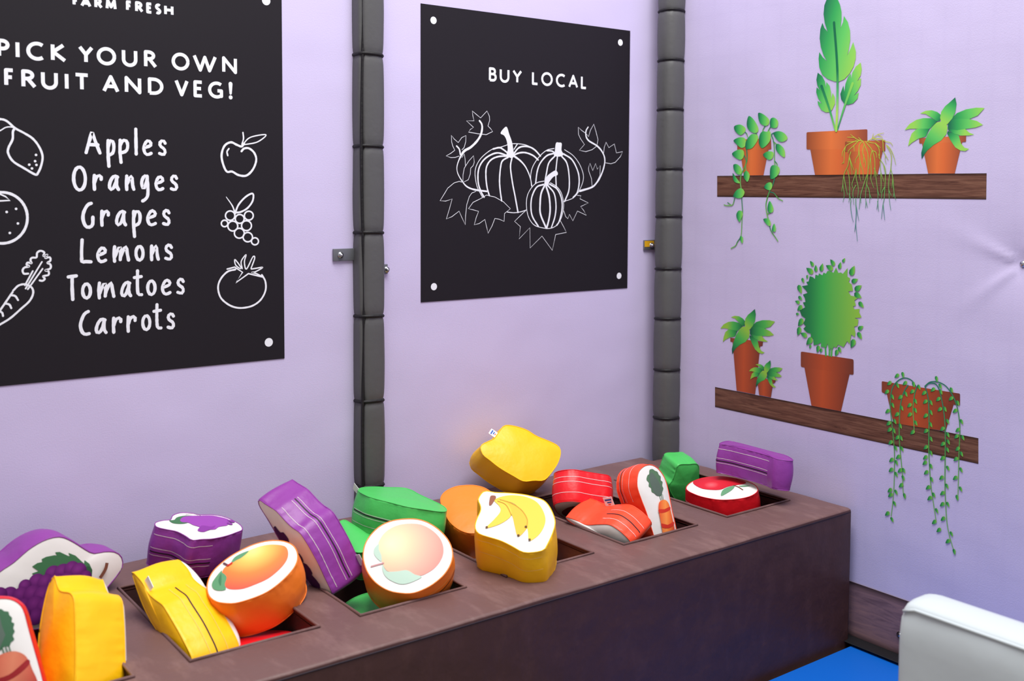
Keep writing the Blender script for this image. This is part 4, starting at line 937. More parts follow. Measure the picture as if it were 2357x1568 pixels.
# ------------------------------------------------------------------ white padded block in front on the right
pz = 0.60
P0 = hit(2076, 1391, Vector((0, 0, pz)), Vector((0, 0, 1)))
block = empty('padded_block', (P0.x + 0.05, P0.y - 0.4, 0.022), 'white padded block with rounded top in the right foreground', 'block')
def block_mb():
    mb = MB(); x0, yend, th = P0.x, P0.y, 0.115
    prof = [(-0.011, 0.022)] + [(-0.011, z) for z in np.linspace(0.06, pz - 0.085, 9)] + [(-0.010, pz - 0.06), (-0.0075, pz - 0.042), (-0.004, pz - 0.026), (0.0, pz - 0.012), (0.004, pz), (0.014, pz + 0.006), (0.035, pz + 0.010), (th - 0.035, pz + 0.010), (th - 0.012, pz + 0.004), (th, pz - 0.012)] + [(th, z) for z in np.linspace(pz - 0.04, 0.06, 6)] + [(th, 0.022)]
    rows = []
    for d in (0.0, 0.004, 0.014, 0.03, 0.06, 0.12, 0.2, 0.3, 0.4, 0.5, 0.6, 0.8, 1.0, 1.2):
        k = min(1.0, d / 0.03); k = math.sqrt(max(0.0, 1 - (1 - k) ** 2)); r = []
        for i, (x, z) in enumerate(prof):
            xx = x0 + th / 2 + (x - th / 2) * (0.93 + 0.07 * k) + 0.006 * noise.noise(Vector((0, d * 6, z * 6))) * (1 if x < 0.002 else 0)
            zz = z - (0.012 * (1 - k) if z > pz - 0.02 else 0)
            r.append(Vector((xx, yend - d, zz)))
        rows.append(r)
    mb.quadstrip(rows, 'padding_white', closed=False)
    mb.face(range(len(prof))[::-1], 'padding_white')
    return mb
block_mb().build('padding', block)
mb = MB(); mb.tube([(P0.x - 0.0005, P0.y - 0.004, pz - 0.013)] + [(P0.x + 0.0005, P0.y - d, pz - 0.004) for d in np.arange(0.03, 1.2, 0.05)], 0.0035, 'padding_white', 6); mb.build('top_seam', block)

# ------------------------------------------------------------------ soft toy fruit
class Cushion:
    """stuffed vinyl toy: the visible flat panel is traced on its own plane, the body stands behind it with real thickness.
    anchor: photo pixel on that panel, yw: its world depth, dpx: how far (pixels) the opposite panel is shifted, T: thickness"""
    def __init__(s, name, label, cat, px, anchor, yw, dpx, T, mat, white=0, group=None, puff=None, far=None, back_scale=1.0, corner=5, puckers=1.0, nrm=None):
        s.mat = mat; s.T = T; s.far = far
        O = hit(anchor[0], anchor[1], Vector((0, yw, 0)), NB); s.O = O
        depth = (O - CAM).dot(Wd); sc = F / depth
        e = (O - CAM).normalized(); er = (Rt - e * Rt.dot(e)).normalized(); eu = er.cross(e)
        bvec = er * (dpx[0] / sc) - eu * (dpx[1] / sc); mag = bvec.length
        if mag > 0.985 * T and nrm is None: T = s.T = mag / 0.985
        back = bvec + e * math.sqrt(max(0.0, T * T - mag * mag))
        if nrm is not None: T = s.T; back = -nrm * T
        n = -back / T; s.n = n
        s.U = (er - n * er.dot(n)).normalized(); s.V = n.cross(s.U)
        s.px = px
        q = np.array([s.to2(p) for p in px])
        if area2(q) < 0: q = q[::-1]
        s.N = 132
        q = resample(smooth_curve([tuple(p) for p in q], True, corner), s.N)
        x, y = q[:, 0], q[:, 1]; x1, y1 = np.roll(x, -1), np.roll(y, -1); cr = x * y1 - x1 * y; A = cr.sum() / 2
        s.c = np.array((((x + x1) * cr).sum() / (6 * A), ((y + y1) * cr).sum() / (6 * A)))
        s.q = q; s.B = puff if puff is not None else 0.002 + 0.007 * min(1.0, abs(s.n.dot(e)) * 1.3); s.bs = back_scale
        s.size = q.max(0) - q.min(0)
        t = np.roll(q, -1, 0) - np.roll(q, 1, 0); t /= np.linalg.norm(t, axis=1)[:, None]; s.nn = np.stack([t[:, 1], -t[:, 0]], 1)
        a = np.arctan2(q[:, 1] - s.c[1], q[:, 0] - s.c[0]); r = np.hypot(q[:, 0] - s.c[0], q[:, 1] - s.c[1]); o = np.argsort(a); s.ang, s.rad = a[o], r[o]
        s.seed = random.Random(label).uniform(0, 50); s.pk = puckers
        mid = s.p3(s.c[0], s.c[1], -T / 2)
        zmin = min(s.p3(p[0], p[1], -T * k).z for p in q for k in (0, 1))
        s.root = empty(name, (mid.x, mid.y, zmin), label, cat, group)
        s.body(white)
    def to2(s, p):
        d = hit(p[0], p[1], s.O, s.n) - s.O; return (d.dot(s.U), d.dot(s.V))
    def p3(s, u, v, w): return s.O + s.U * u + s.V * v + s.n * w
    def bulge(s, u, v):
        d = math.hypot(u - s.c[0], v - s.c[1]); a = math.atan2(v - s.c[1], u - s.c[0])
        R_ = np.interp(a, s.ang, s.rad, period=2 * math.pi); k = min(1.0, d / R_)
        return s.B * (1 - k ** 2.5) + 0.0018 * noise.noise(Vector((u * 14, v * 14, s.seed))) * (1 - k ** 4)
    def cap(s, mat, w, sign, name=None):
        mb = MB(); rows = []; ks = (1.0, 0.985, 0.95, 0.9, 0.83, 0.75, 0.66, 0.56, 0.45, 0.34, 0.22, 0.1)
        sc = 1.0 if sign > 0 else s.bs
        for k in ks:
            row = []
            for p in s.q:
                u, v = s.c + (p - s.c) * k; b = s.bulge(u, v) if k < 1 else 0
                if sign < 0 and s.far: b = s.far * (1 - k ** 9)
                cu, cv = s.c + (np.array((u, v)) - s.c) * sc
                row.append(s.p3(cu, cv, w + sign * b))
            rows.append(row if sign > 0 else row[::-1])
        mb.quadstrip(rows, mat); k0 = len(mb.v) - s.N; mb.v.append(s.p3(s.c[0], s.c[1], w + sign * (s.far if sign < 0 and s.far else s.bulge(*s.c))))
        for i in range(s.N): mb.face((k0 + i, k0 + (i + 1) % s.N, len(mb.v) - 1), mat)
        return mb
    def side(s, i, t, lift=0.0):
        """point on the side band; i index (float) along the outline, t 0 (traced panel) .. 1"""
        i0 = int(math.floor(i)) % s.N; i1 = (i0 + 1) % s.N; f = i - math.floor(i)
        p = s.q[i0] * (1 - f) + s.q[i1] * f; nn = s.nn[i0] * (1 - f) + s.nn[i1] * f
        sc = 1 + (s.bs - 1) * t; p = s.c + (p - s.c) * sc
        edge = min(t, 1 - t)
        off = 0.0055 * (1 - (2 * t - 1) ** 2) + 0.0016 * math.exp(-edge / 0.03)
        a = 2 * math.pi * i / s.N
        w3 = s.p3(p[0], p[1], -s.T * t)
        wr = 0.0030 * noise.noise(w3 * 17 + Vector((s.seed, 0, 0))) + 0.0034 * s.pk * noise.noise(Vector((8.8 * math.cos(a), 8.8 * math.sin(a) + s.seed, t * 1.5))) * math.exp(-edge / 0.14)
        off = max(off + wr * min(1, edge / 0.04), 0.0004)
        return s.p3(p[0] + nn[0] * (off + lift), p[1] + nn[1] * (off + lift), -s.T * t)
    def body(s, white):
        mb = MB(); rows = []
        for t in (0, 0.02, 0.06, 0.12, 0.2, 0.3, 0.4, 0.5, 0.6, 0.7, 0.8, 0.88, 0.94, 0.98, 1.0):
            rows.append([s.side(i, t) if t not in (0, 1.0) else s.side(i, t) for i in range(s.N)])
        rows[0] = [s.p3(p[0], p[1], 0) for p in s.q]
        rows[-1] = [s.p3(*(s.c + (p - s.c) * s.bs), -s.T) for p in s.q]
        mb.quadstrip(rows, s.mat)
        caps = [s.cap('face_white' if white == 0 else s.mat, 0, 1), s.cap('face_white' if white == 1 else s.mat, -s.T, -1)]
        body_cap = [c for k, c in enumerate(caps) if k != white]
        for c in body_cap:
            k = len(mb.v); mb.v += c.v
            for f, m_, u_ in zip(c.f, c.m, c.uv): mb.face([i + k for i in f], c.mats[m_], u_)
        mb.build('vinyl_body', s.root)
        if white in (0, 1): s.face_o = caps[white].build('face_panel', s.root)
        # seams along both rims
        for t, wt in ((0, 0), (1, 1)):
            m2 = MB(); pts = [s.side(i, t) for i in range(0, s.N, 2)]
            pts = [s.p3(*( (s.q[i] if t == 0 else s.c + (s.q[i] - s.c) * s.bs) + s.nn[i] * 0.0004), -s.T * t) for i in range(0, s.N, 2)]
            m2.tube(pts, 0.0016, s.mat, 5, True); m2.build('seam_piping', s.root)
    def art(s, lift=0.0008):
        return Art(s.to2, lambda u, v, l: s.p3(u, v, s.bulge(u, v) + l), lift, 0.00025, 0.014)
    def idx(s, p):
        q = np.array(s.to2(p)); return int(np.argmin(np.hypot(*(s.q - q).T)))
    def zipper(s, pa, pb, lines, slot=None, mat='stitch_white', back=False):
        """stitch lines at thickness t between two outline pixels"""
        a, b = s.idx(pa), s.idx(pb); d = (b - a) % s.N
        if d > s.N / 2: a, b = b, a; d = (b - a) % s.N
        n = max(3, int(d * 1.5))
        def strip(mb, t, w, m_, lift, dash):
            for k in range(n):
                for h in range(2):
                    f0, f1 = (k + h * 0.5) / n, (k + h * 0.5 + (0.36 if dash else 0.5)) / n
                    i0, i1 = a + d * f0, a + d * f1; hw = w / s.T / 2
                    q = [s.side(i0, t - hw, lift), s.side(i1, t - hw, lift), s.side(i1, t + hw, lift), s.side(i0, t + hw, lift)]
                    kk = len(mb.v); mb.v += q; mb.face((kk, kk + 1, kk + 2, kk + 3), m_)
        if slot is not None:
            mb = MB(); strip(mb, slot, 0.0034, 'zip_dark', 0.0007, False); mb.build('zip_slot', s.root)
        for t in lines:
            mb = MB(); strip(mb, t, 0.0017, mat, 0.0009, True); mb.build('stitching', s.root)
    def tagp(s, p, t, length=0.03, width=0.024, twist=0.0, marks=True, lean=None):
        """sewn-in label sticking out of the side"""
        i = s.idx(p); a = s.side(i, t, -0.002); nn = s.U * s.nn[i][0] + s.V * s.nn[i][1]
        if lean: nn = (nn + s.n * lean).normalized()
        tg = (s.U * (-s.nn[i][1]) + s.V * s.nn[i][0]); ax = (tg * math.cos(twist) + s.n * math.sin(twist)).normalized(); up = nn.cross(ax).normalized()
        mb = MB(); h = width / 2
        def quad(u0, u1, v0, v1, w, m_):
            k = len(mb.v); mb.v += [a + ax * u + nn * v + up * w for u, v in ((u0, v0), (u1, v0), (u1, v1), (u0, v1))]; mb.face((k, k + 1, k + 2, k + 3) if w > 0 else (k + 3, k + 2, k + 1, k), m_)
        def slab(u0, u1, v0, v1, w, m_):
            c = [a + ax * u + nn * v + up * ww for ww in (-w, w) for u, v in ((u0, v0), (u1, v0), (u1, v1), (u0, v1))]
            mb.add(c, [(3, 2, 1, 0), (4, 5, 6, 7), (0, 1, 5, 4), (1, 2, 6, 5), (2, 3, 7, 6), (3, 0, 4, 7)], m_)
        slab(-h, h, 0, length, 0.0007, 'tag_white')
        if marks:
            for w in (0.0009, -0.0009):
                quad(-h * 0.75, h * 0.75, length * 0.62, length * 0.8, w, 'tag_blue'); quad(-h * 0.6, h * 0.4, length * 0.36, length * 0.5, w, 'tag_blue'); quad(-h * 0.3, h * 0.3, length * 0.14, length * 0.28, w, 'tag_red')
        mb.build('label_tag', s.root, smooth=False)
    def info(s): return (s.root['label'][:34], np.round(s.size, 3), [round(v, 2) for v in s.n], [round(v, 2) for v in s.O])
TOYS = []
GRP = {'grape': 'purple grape cushions in the counter wells', 'banana': 'yellow banana cushions in the counter wells', 'carrot': 'carrot cushions in the counter wells', 'peach': 'round orange peach cushions in the counter wells', 'apple': 'green and red apple cushions in the counter wells'}
def toy(*a, **k):
    c = Cushion(*a, **k); TOYS.append(c); return c
Zy1 = zoom(0, 1160, 600 / 2306); Zy2 = zoom(280, 1200, 480 / 2045); Zy3 = zoom(560, 1080, 540 / 2352); Zy4 = zoom(980, 960, 440 / 1643); Zy5 = zoom(1240, 980, 660 / 2357)
def one(Z, p): return Z([p])[0]

# grape cushion at the far left
c = toy('grape_cushion', 'large purple grape cushion with printed bunch standing at the far left', 'cushion',
    Zy1([(-160, 780), (-90, 690), (0, 600), (120, 520), (260, 400), (400, 320), (530, 293), (640, 335), (760, 410), (830, 440), (920, 425), (1000, 425), (1050, 445), (1080, 490), (1080, 560), (1030, 640), (930, 760), (820, 900), (700, 985), (560, 1040), (400, 1090), (270, 1115), (100, 1110), (-60, 1040), (-150, 920)]),
    one(Zy1, (420, 720)), 2.63, (-40, -20), 0.115, 'vinyl_purple', 0, GRP['grape'])
A = c.art()
A.fill(Zy1([(275, 550), (320, 520), (365, 510), (360, 485), (400, 465), (475, 450), (495, 455), (480, 425), (520, 422), (590, 455), (610, 460), (597, 430), (660, 455), (735, 525), (740, 495), (780, 525), (805, 580), (800, 640), (790, 700), (560, 720), (300, 640), (272, 610), (330, 590), (275, 550)]), 'ink_grape_leaf')
A.fill(Zy1([(800, 640), (805, 580), (770, 545), (735, 560), (720, 600), (760, 660)]), 'ink_grape_leaf_dark')
for x, y, r in ((455, 610, 70), (540, 600, 75), (620, 570, 68), (680, 590, 72), (740, 640, 55), (310, 680, 70), (390, 690, 75), (480, 690, 80), (570, 680, 80), (660, 690, 80), (205, 715, 55), (70, 795, 70), (-20, 800, 70), (170, 800, 75), (270, 790, 80), (360, 800, 85), (460, 800, 90), (560, 800, 90), (190, 890, 65), (290, 890, 85), (390, 900, 85), (490, 900, 80), (300, 990, 75), (390, 990, 60), (210, 960, 45), (100, 890, 60)):
    a, b = one(Zy1, (x, y)), one(Zy1, (x + r, y)); q = A.to2(a); R_ = math.dist(q, A.to2(b))
    A.disc2(q, R_, 'ink_grape', ('rad', (q[0] - R_ * 0.2, q[1] + R_ * 0.3), R_ * 1.3), 26)
A.stroke(Zy1([(930, 515), (912, 575), (865, 648)]), 0.0085, 'ink_brown', caps=False); A.build('grape_print', c.root)

# carrot cushion, bottom left corner
c = toy('carrot_cushion', 'carrot cushion with white printed panel in the bottom left corner', 'cushion',
    Zy1([(-210, 1000), (-150, 900), (-70, 850), (30, 838), (110, 850), (180, 895), (215, 960), (250, 1090), (300, 1270), (345, 1430), (380, 1568), (400, 1700), (300, 1790), (100, 1800), (-60, 1700), (-150, 1400), (-200, 1150)]),
    one(Zy1, (120, 1300)), 2.205, (4, -3), 0.10, 'vinyl_red', 0, GRP['carrot'])
A = c.art()
A.fill(Zy1([(-60, 980), (0, 930), (40, 950), (75, 955), (85, 985), (108, 1010), (105, 1045), (128, 1060), (120, 1100), (132, 1130), (115, 1165), (128, 1200), (100, 1225), (85, 1258), (40, 1262), (0, 1300), (-60, 1300), (-110, 1200), (-100, 1050)]), 'ink_green_top_near', smooth=4)
A.fill(Zy1([(0, 990), (20, 1080), (50, 1160), (0, 1280), (-80, 1280), (-80, 1050)]), 'ink_green_top_dark')
for q in ([(20, 1270), (45, 1340)], [(50, 1262), (75, 1330)], [(80, 1255), (100, 1320)]): A.stroke(Zy1(q), 0.0022, 'ink_green_top_near')
A.fill(Zy1([(-120, 1420), (-40, 1360), (40, 1320), (130, 1303), (210, 1330), (255, 1385), (290, 1470), (330, 1560), (350, 1680), (200, 1740), (-60, 1700)]), 'ink_carrot_dull', ('h',), 4)
A.fill(Zy1([(-60, 1560), (80, 1510), (180, 1430), (245, 1375), (265, 1410), (190, 1490), (80, 1560), (-60, 1600)]), 'ink_carrot_band_dull', None, 3); A.build('carrot_print', c.root)

# yellow cushion seen from the side, bottom left
c = toy('banana_cushion', 'yellow cushion standing on its edge at the lower left, printed panel turned away', 'cushion',
    Zy1([(480, 640), (500, 700), (525, 765), (560, 782), (620, 790), (650, 830), (660, 900), (668, 1150), (668, 1480), (650, 1640), (560, 1720), (450, 1720), (360, 1640), (338, 1420), (345, 1200), (365, 1040), (390, 900), (430, 740)]),
    one(Zy1, (500, 1100)), 2.27, (109, 3), 0.125, 'vinyl_yellow', 1, GRP['banana'], far=0.016, corner=4)

# purple grape cushion lying at the back
c = toy('grape_cushion', 'purple zipped grape cushion lying face up at the back beside the wall', 'cushion',
    Zy1([(1375, 170), (1440, 150), (1510, 142), (1530, 105), (1600, 82), (1700, 85), (1760, 100), (1880, 100), (1990, 120), (2080, 160), (2130, 195), (2142, 230), (2100, 250), (2000, 285), (1880, 310), (1780, 315), (1700, 322), (1640, 285), (1560, 245), (1460, 225), (1385, 205)]),
    one(Zy1, (1760, 215)), 2.665, (-12, 84), 0.105, 'vinyl_purple', 0, GRP['grape'])
A = c.art()
A.fill(Zy1([(1495, 155), (1540, 150), (1560, 130), (1620, 118), (1700, 118), (1740, 135), (1720, 160), (1660, 185), (1610, 193), (1550, 190), (1515, 180)]), 'ink_grape_leaf', smooth=3)
A.fill(Zy1([(1590, 160), (1620, 130), (1700, 120), (1780, 112), (1870, 112), (1940, 125), (2010, 140), (2025, 160), (2020, 185), (2008, 205), (1970, 215), (1930, 225), (1900, 245), (1850, 250), (1800, 265), (1750, 258), (1748, 240), (1770, 230), (1730, 215), (1700, 205), (1660, 185), (1610, 180)]), 'ink_grape_bright', None, 4)
A.fill(Zy1([(1780, 215), (1860, 225), (1900, 215), (1880, 240), (1800, 262), (1752, 250)]), 'ink_grape_mid', None, 4)
for x, y in ((2035, 160), (2030, 188), (2050, 165)): A.disc(one(Zy1, (x, y)), 0.008, 'ink_grape_mid')
A.stroke(Zy1([(1770, 118), (1740, 103), (1690, 100), (1640, 108)]), 0.002, 'ink_stem'); A.build('grape_print', c.root)
c.zipper(one(Zy1, (1385, 205)), one(Zy1, (1890, 310)), (0.17, 0.50, 0.68), 0.60)

# yellow banana cushion leaning out of a well
c = toy('banana_cushion', 'yellow zipped cushion leaning out of a well against the bright peach', 'cushion',
    Zy2([(105, 500), (165, 555), (215, 620), (255, 700), (330, 770), (400, 820), (440, 880), (500, 980), (590, 1140), (690, 1350), (700, 1480), (620, 1500), (470, 1280), (380, 1120), (290, 980), (215, 830), (165, 700), (125, 580)]),
    one(Zy2, (330, 950)), 2.36, (100, -33), 0.122, 'vinyl_yellow', 1, GRP['banana'], far=0.02, corner=4)
c.zipper(one(Zy2, (290, 730)), one(Zy2, (695, 1380)), (0.36, 0.74), 0.50, 'stitch_yellow')
c.tagp(one(Zy2, (225, 640)), 0.06, 0.020, 0.03, marks=False)

# bright peach
c = toy('peach_cushion', 'orange peach cushion with bright red and yellow print, beside the leaning yellow cushion', 'cushion',
    Zy2([(1480, 193), (1600, 203), (1690, 250), (1725, 340), (1700, 440), (1600, 560), (1450, 680), (1300, 750), (1120, 803), (1000, 803), (920, 785), (860, 735), (840, 660), (850, 590), (880, 520), (950, 440), (1080, 340), (1250, 250), (1370, 210)]),
    one(Zy2, (1285, 500)), 2.33, (27, 73), 0.108, 'vinyl_orange', 0, GRP['peach'])
A = c.art()
A.fill(Zy2([(1500, 240), (1600, 255), (1635, 310), (1625, 390), (1560, 480), (1440, 580), (1300, 645), (1180, 683), (1060, 683), (1010, 640), (985, 560), (1000, 490), (1040, 450), (1100, 410), (1200, 330), (1330, 270), (1420, 245)]), 'ink_peach', ('r', one(Zy2, (1290, 310)), one(Zy2, (1400, 650))), 4)
A.fill(Zy2([(1255, 308), (1180, 330), (1110, 370), (1078, 432), (1130, 405), (1190, 375)]), 'ink_peach_leaf', None, 3)
A.fill(Zy2([(985, 500), (930, 560), (890, 620), (900, 670), (950, 695), (1025, 690), (1020, 640), (1038, 580), (1020, 545), (990, 520)]), 'ink_peach_leaf', None, 4)
A.fill(Zy2([(980, 530), (955, 600), (975, 655), (985, 600)]), 'ink_peach_leaf_dark', None, 3)
A.stroke(Zy2([(1005, 422), (1030, 440), (1055, 455)]), 0.005, 'ink_stem'); A.stroke(Zy2([(1050, 455), (1085, 435)]), 0.006, 'ink_carrot_band'); A.build('peach_print', c.root)

# red cushion at the bottom of the second well
def disc_toy(name, label, cat, centre, r, n, T, mat, white=None, group=None):
    """round cushion given directly in the room: centre of its upper panel and facing"""
    cpx = project(Vector(centre)); n = Vector(n).normalized()
    a = n.cross(Vector((0, 1, 0.01))).normalized(); b = n.cross(a)
    px = [project(Vector(centre) + a * (r * math.cos(t)) + b * (r * math.sin(t))) for t in [2 * math.pi * i / 14 for i in range(14)]]
    d = project(Vector(centre) - n * T); return toy(name, label, cat, px, cpx, centre[1], (d[0] - cpx[0], d[1] - cpx[1]), T, mat, white, group, nrm=n)
def project(P):
    d = P - CAM; w = d.dot(Wd); return (PX + F * d.dot(Rt) / w, PY - F * d.dot(Up) / w)
disc_toy('apple_cushion', 'red cushion deep in the well under the bright peach', 'cushion', (0.972, 2.252, 0.412), 0.088, (0.05, 0.12, 1), 0.095, 'vinyl_red', None, GRP['apple'])
c = disc_toy('peach_cushion', 'orange cushion with white tag tucked deep behind the leaning yellow cushion', 'cushion', (0.868, 2.48, 0.432), 0.088, (-0.1, -0.1, 1), 0.09, 'vinyl_orange', None, GRP['peach'])
c.tagp((322, 1392), 0.02, 0.022, 0.022, marks=False, lean=1.2)

Z9 = zoom(580, 1090, 280 / 1372)
# purple grape cushion leaning in the third well
c = toy('grape_cushion', 'long purple zipped cushion leaning left over the third well', 'cushion',
    Z9([(72, 322), (95, 305), (150, 345), (220, 388), (280, 430), (380, 540), (460, 615), (540, 670), (610, 770), (680, 890), (760, 1040), (830, 1190), (900, 1335), (900, 1375), (800, 1370), (690, 1290), (560, 1130), (440, 960), (310, 745), (240, 620), (170, 500), (100, 390)]),
    one(Zy3, (480, 720)), 2.42, (70, -50), 0.108, 'vinyl_purple', 0, GRP['grape'])
A = c.art()
A.fill(Z9([(165, 490), (215, 560), (265, 635), (255, 600), (280, 580), (312, 622), (340, 652), (372, 650), (400, 680), (432, 722), (445, 770), (490, 820), (520, 870), (560, 888), (590, 930), (605, 970), (602, 990), (640, 1010), (680, 1060), (703, 1108), (697, 1130), (740, 1180), (780, 1240), (785, 1290), (690, 1270), (570, 1120), (450, 950), (320, 745), (245, 610)]), 'ink_grape_dark'); A.build('grape_print', c.root)
c.zipper(one(Z9, (275, 425)), one(Z9, (895, 1330)), (0.15, 0.45, 0.63), 0.55)
c.tagp(one(Zy3, (850, 1150)), 0.98, 0.02, 0.03, marks=False)

# green apples of the third well
c = toy('apple_cushion', 'green zipped apple cushion lying on top at the third well', 'cushion',
    Zy3([(1150, 215), (1200, 187), (1320, 180), (1450, 186), (1600, 190), (1690, 215), (1760, 255), (1900, 320), (2000, 370), (2036, 405), (2020, 428), (1940, 424), (1850, 410), (1650, 380), (1450, 330), (1330, 300), (1240, 270)]),
    one(Zy3, (1550, 290)), 2.60, (-13, 78), 0.102, 'vinyl_green', 1, GRP['apple'])
c.zipper(one(Zy3, (1160, 225)), one(Zy3, (1640, 378)), (0.46, 0.56, 0.80), 0.5, 'stitch_white')
c.tagp(one(Zy3, (1150, 212)), 0.04, 0.022, 0.02, 1.2, lean=0.9, marks=False)
c = toy('apple_cushion', 'green cushion wedged under the green apple cushion at the back of the third well', 'cushion',
    Zy3([(965, 545), (985, 520), (1020, 515), (1060, 535), (1160, 600), (1260, 670), (1330, 740), (1310, 800), (1220, 830), (1130, 832), (1040, 770), (980, 660)]),
    one(Zy3, (1140, 690)), 2.56, (8, 60), 0.09, 'vinyl_green', None, GRP['apple'])
c = disc_toy('apple_cushion', 'green cushion at the bottom of the third well under the pale peach', 'cushion', (1.315, 2.285, 0.365), 0.125, (-0.1, -0.25, 1), 0.09, 'vinyl_green', None, GRP['apple'])

# pale peach
c = toy('peach_cushion', 'orange cushion with pale washed out peach print at the third well', 'cushion',
    Zy3([(1640, 503), (1760, 510), (1870, 550), (1970, 620), (2050, 710), (2090, 800), (2096, 880), (2070, 970), (2010, 1060), (1920, 1140), (1820, 1200), (1700, 1243), (1580, 1243), (1450, 1215), (1330, 1140), (1250, 1040), (1210, 930), (1205, 840), (1230, 740), (1290, 650), (1380, 570), (1500, 520)]),
    one(Zy3, (1650, 870)), 2.22, (3, 52), 0.108, 'vinyl_orange', 0, GRP['peach'])
A = c.art()
A.fill(Zy3([(1650, 556), (1780, 565), (1890, 620), (1970, 700), (2005, 790), (2000, 880), (1950, 970), (1870, 1040), (1760, 1085), (1640, 1040), (1540, 1045), (1450, 1040), (1400, 970), (1380, 880), (1350, 800), (1370, 720), (1430, 640), (1530, 580)]), 'ink_peach_pale', ('r', one(Zy3, (1480, 770)), one(Zy3, (2000, 850))), 4)
A.fill(Zy3([(1362, 765), (1320, 800), (1308, 840), (1325, 890), (1385, 945), (1385, 880), (1360, 820)]), 'ink_pale_leaf', None, 3)
A.fill(Zy3([(1400, 975), (1395, 1020), (1420, 1080), (1480, 1130), (1580, 1165), (1680, 1150), (1790, 1095), (1720, 1075), (1640, 1035), (1540, 1045), (1440, 1040)]), 'ink_pale_leaf', None, 4)
A.stroke(Zy3([(1285, 985), (1350, 972), (1405, 962)]), 0.004, 'ink_pale_stem'); A.build('peach_print', c.root)
c.zipper(one(Zy3, (2096, 900)), one(Zy3, (1850, 1185)), (0.30, 0.62, 0.78), 0.48, 'stitch_yellow')

# plain orange back of a cushion beside the bananas
c = toy('peach_cushion', 'orange cushion showing its plain back between green apple and bananas', 'cushion',
    Zy4([(128, 720), (160, 650), (250, 603), (340, 590), (430, 592), (520, 620), (600, 690), (630, 790), (610, 890), (550, 960), (470, 990), (380, 1000), (290, 970), (210, 905), (170, 830)]),
    one(Zy4, (370, 800)), 2.51, (3, 62), 0.11, 'vinyl_orange', 1, GRP['peach'])
c.tagp(one(Zy4, (400, 1000)), 0.93, 0.024, 0.024, 0.3)
c = disc_toy('peach_cushion', 'orange zipped cushion low in the well behind the banana cushion', 'cushion', (1.815, 2.255, 0.412), 0.068, (0.3, -0.1, 1), 0.09, 'vinyl_orange', None, GRP['peach'])

# bananas
c = toy('banana_cushion', 'yellow zipped cushion with a printed bunch of three bananas', 'cushion',
    Zy4([(490, 650), (530, 640), (600, 653), (700, 656), (830, 668), (930, 690), (1010, 718), (1060, 770), (1098, 850), (1110, 920), (1085, 1010), (1045, 1095), (1010, 1145), (910, 1165), (830, 1160), (740, 1110), (640, 1062), (540, 1032), (455, 1002), (425, 950), (440, 880), (472, 810), (472, 765), (452, 710)]),
    one(Zy4, (780, 900)), 2.175, (4, 86), 0.124, 'vinyl_yellow', 0, GRP['banana'], corner=4)
A = c.art()
A.fill(Zy4([(590, 740), (640, 700), (740, 680), (850, 690), (940, 730), (1000, 800), (1030, 890), (1010, 970), (960, 1040), (890, 1078), (878, 1000), (850, 880), (780, 780), (690, 740)]), 'ink_banana', None, 4)
A.fill(Zy4([(600, 720), (680, 730), (780, 790), (850, 860), (880, 930), (865, 985), (795, 1045), (765, 960), (745, 880), (700, 810), (640, 760)]), 'ink_banana_mid', None, 4)
A.fill(Zy4([(590, 735), (660, 740), (720, 790), (740, 860), (700, 910), (620, 950), (520, 968), (580, 910), (640, 840), (635, 790)]), 'ink_banana', None, 4)
A.fill(Zy4([(560, 690), (595, 690), (605, 710), (585, 745), (565, 772), (545, 770), (550, 720)]), 'ink_banana_stem', None, 3)
A.stroke(Zy4([(640, 730), (730, 760), (820, 820), (872, 900), (868, 965)]), 0.0025, 'ink_banana_line'); A.stroke(Zy4([(620, 745), (690, 780), (738, 870)]), 0.0022, 'ink_banana_line')
for p in ((525, 966), (797, 1040), (862, 970), (893, 1076)): A.disc(one(Zy4, p), 0.0036, 'ink_dot', None, 10)
A.build('banana_print', c.root)
c.zipper(one(Zy4, (425, 965)), one(Zy4, (1005, 1150)), (0.14, 0.42), None, 'stitch_yellow')

# lemon on the back rim
c = toy('lemon_cushion', 'yellow lemon cushion with white tag resting at the wall above the others', 'cushion',
    Zy4([(475, 250), (530, 215), (590, 185), (630, 130), (680, 75), (770, 82), (870, 115), (950, 165), (1060, 210), (1135, 250), (1158, 300), (1140, 380), (1100, 450), (1020, 540), (930, 545), (840, 552), (760, 510), (640, 440), (550, 370), (490, 320)]),
    one(Zy4, (830, 310)), 2.70, (-28, 33), 0.11, 'vinyl_yellow', None, None, corner=4)
c.tagp(one(Zy4, (618, 150)), 0.05, 0.026, 0.022)

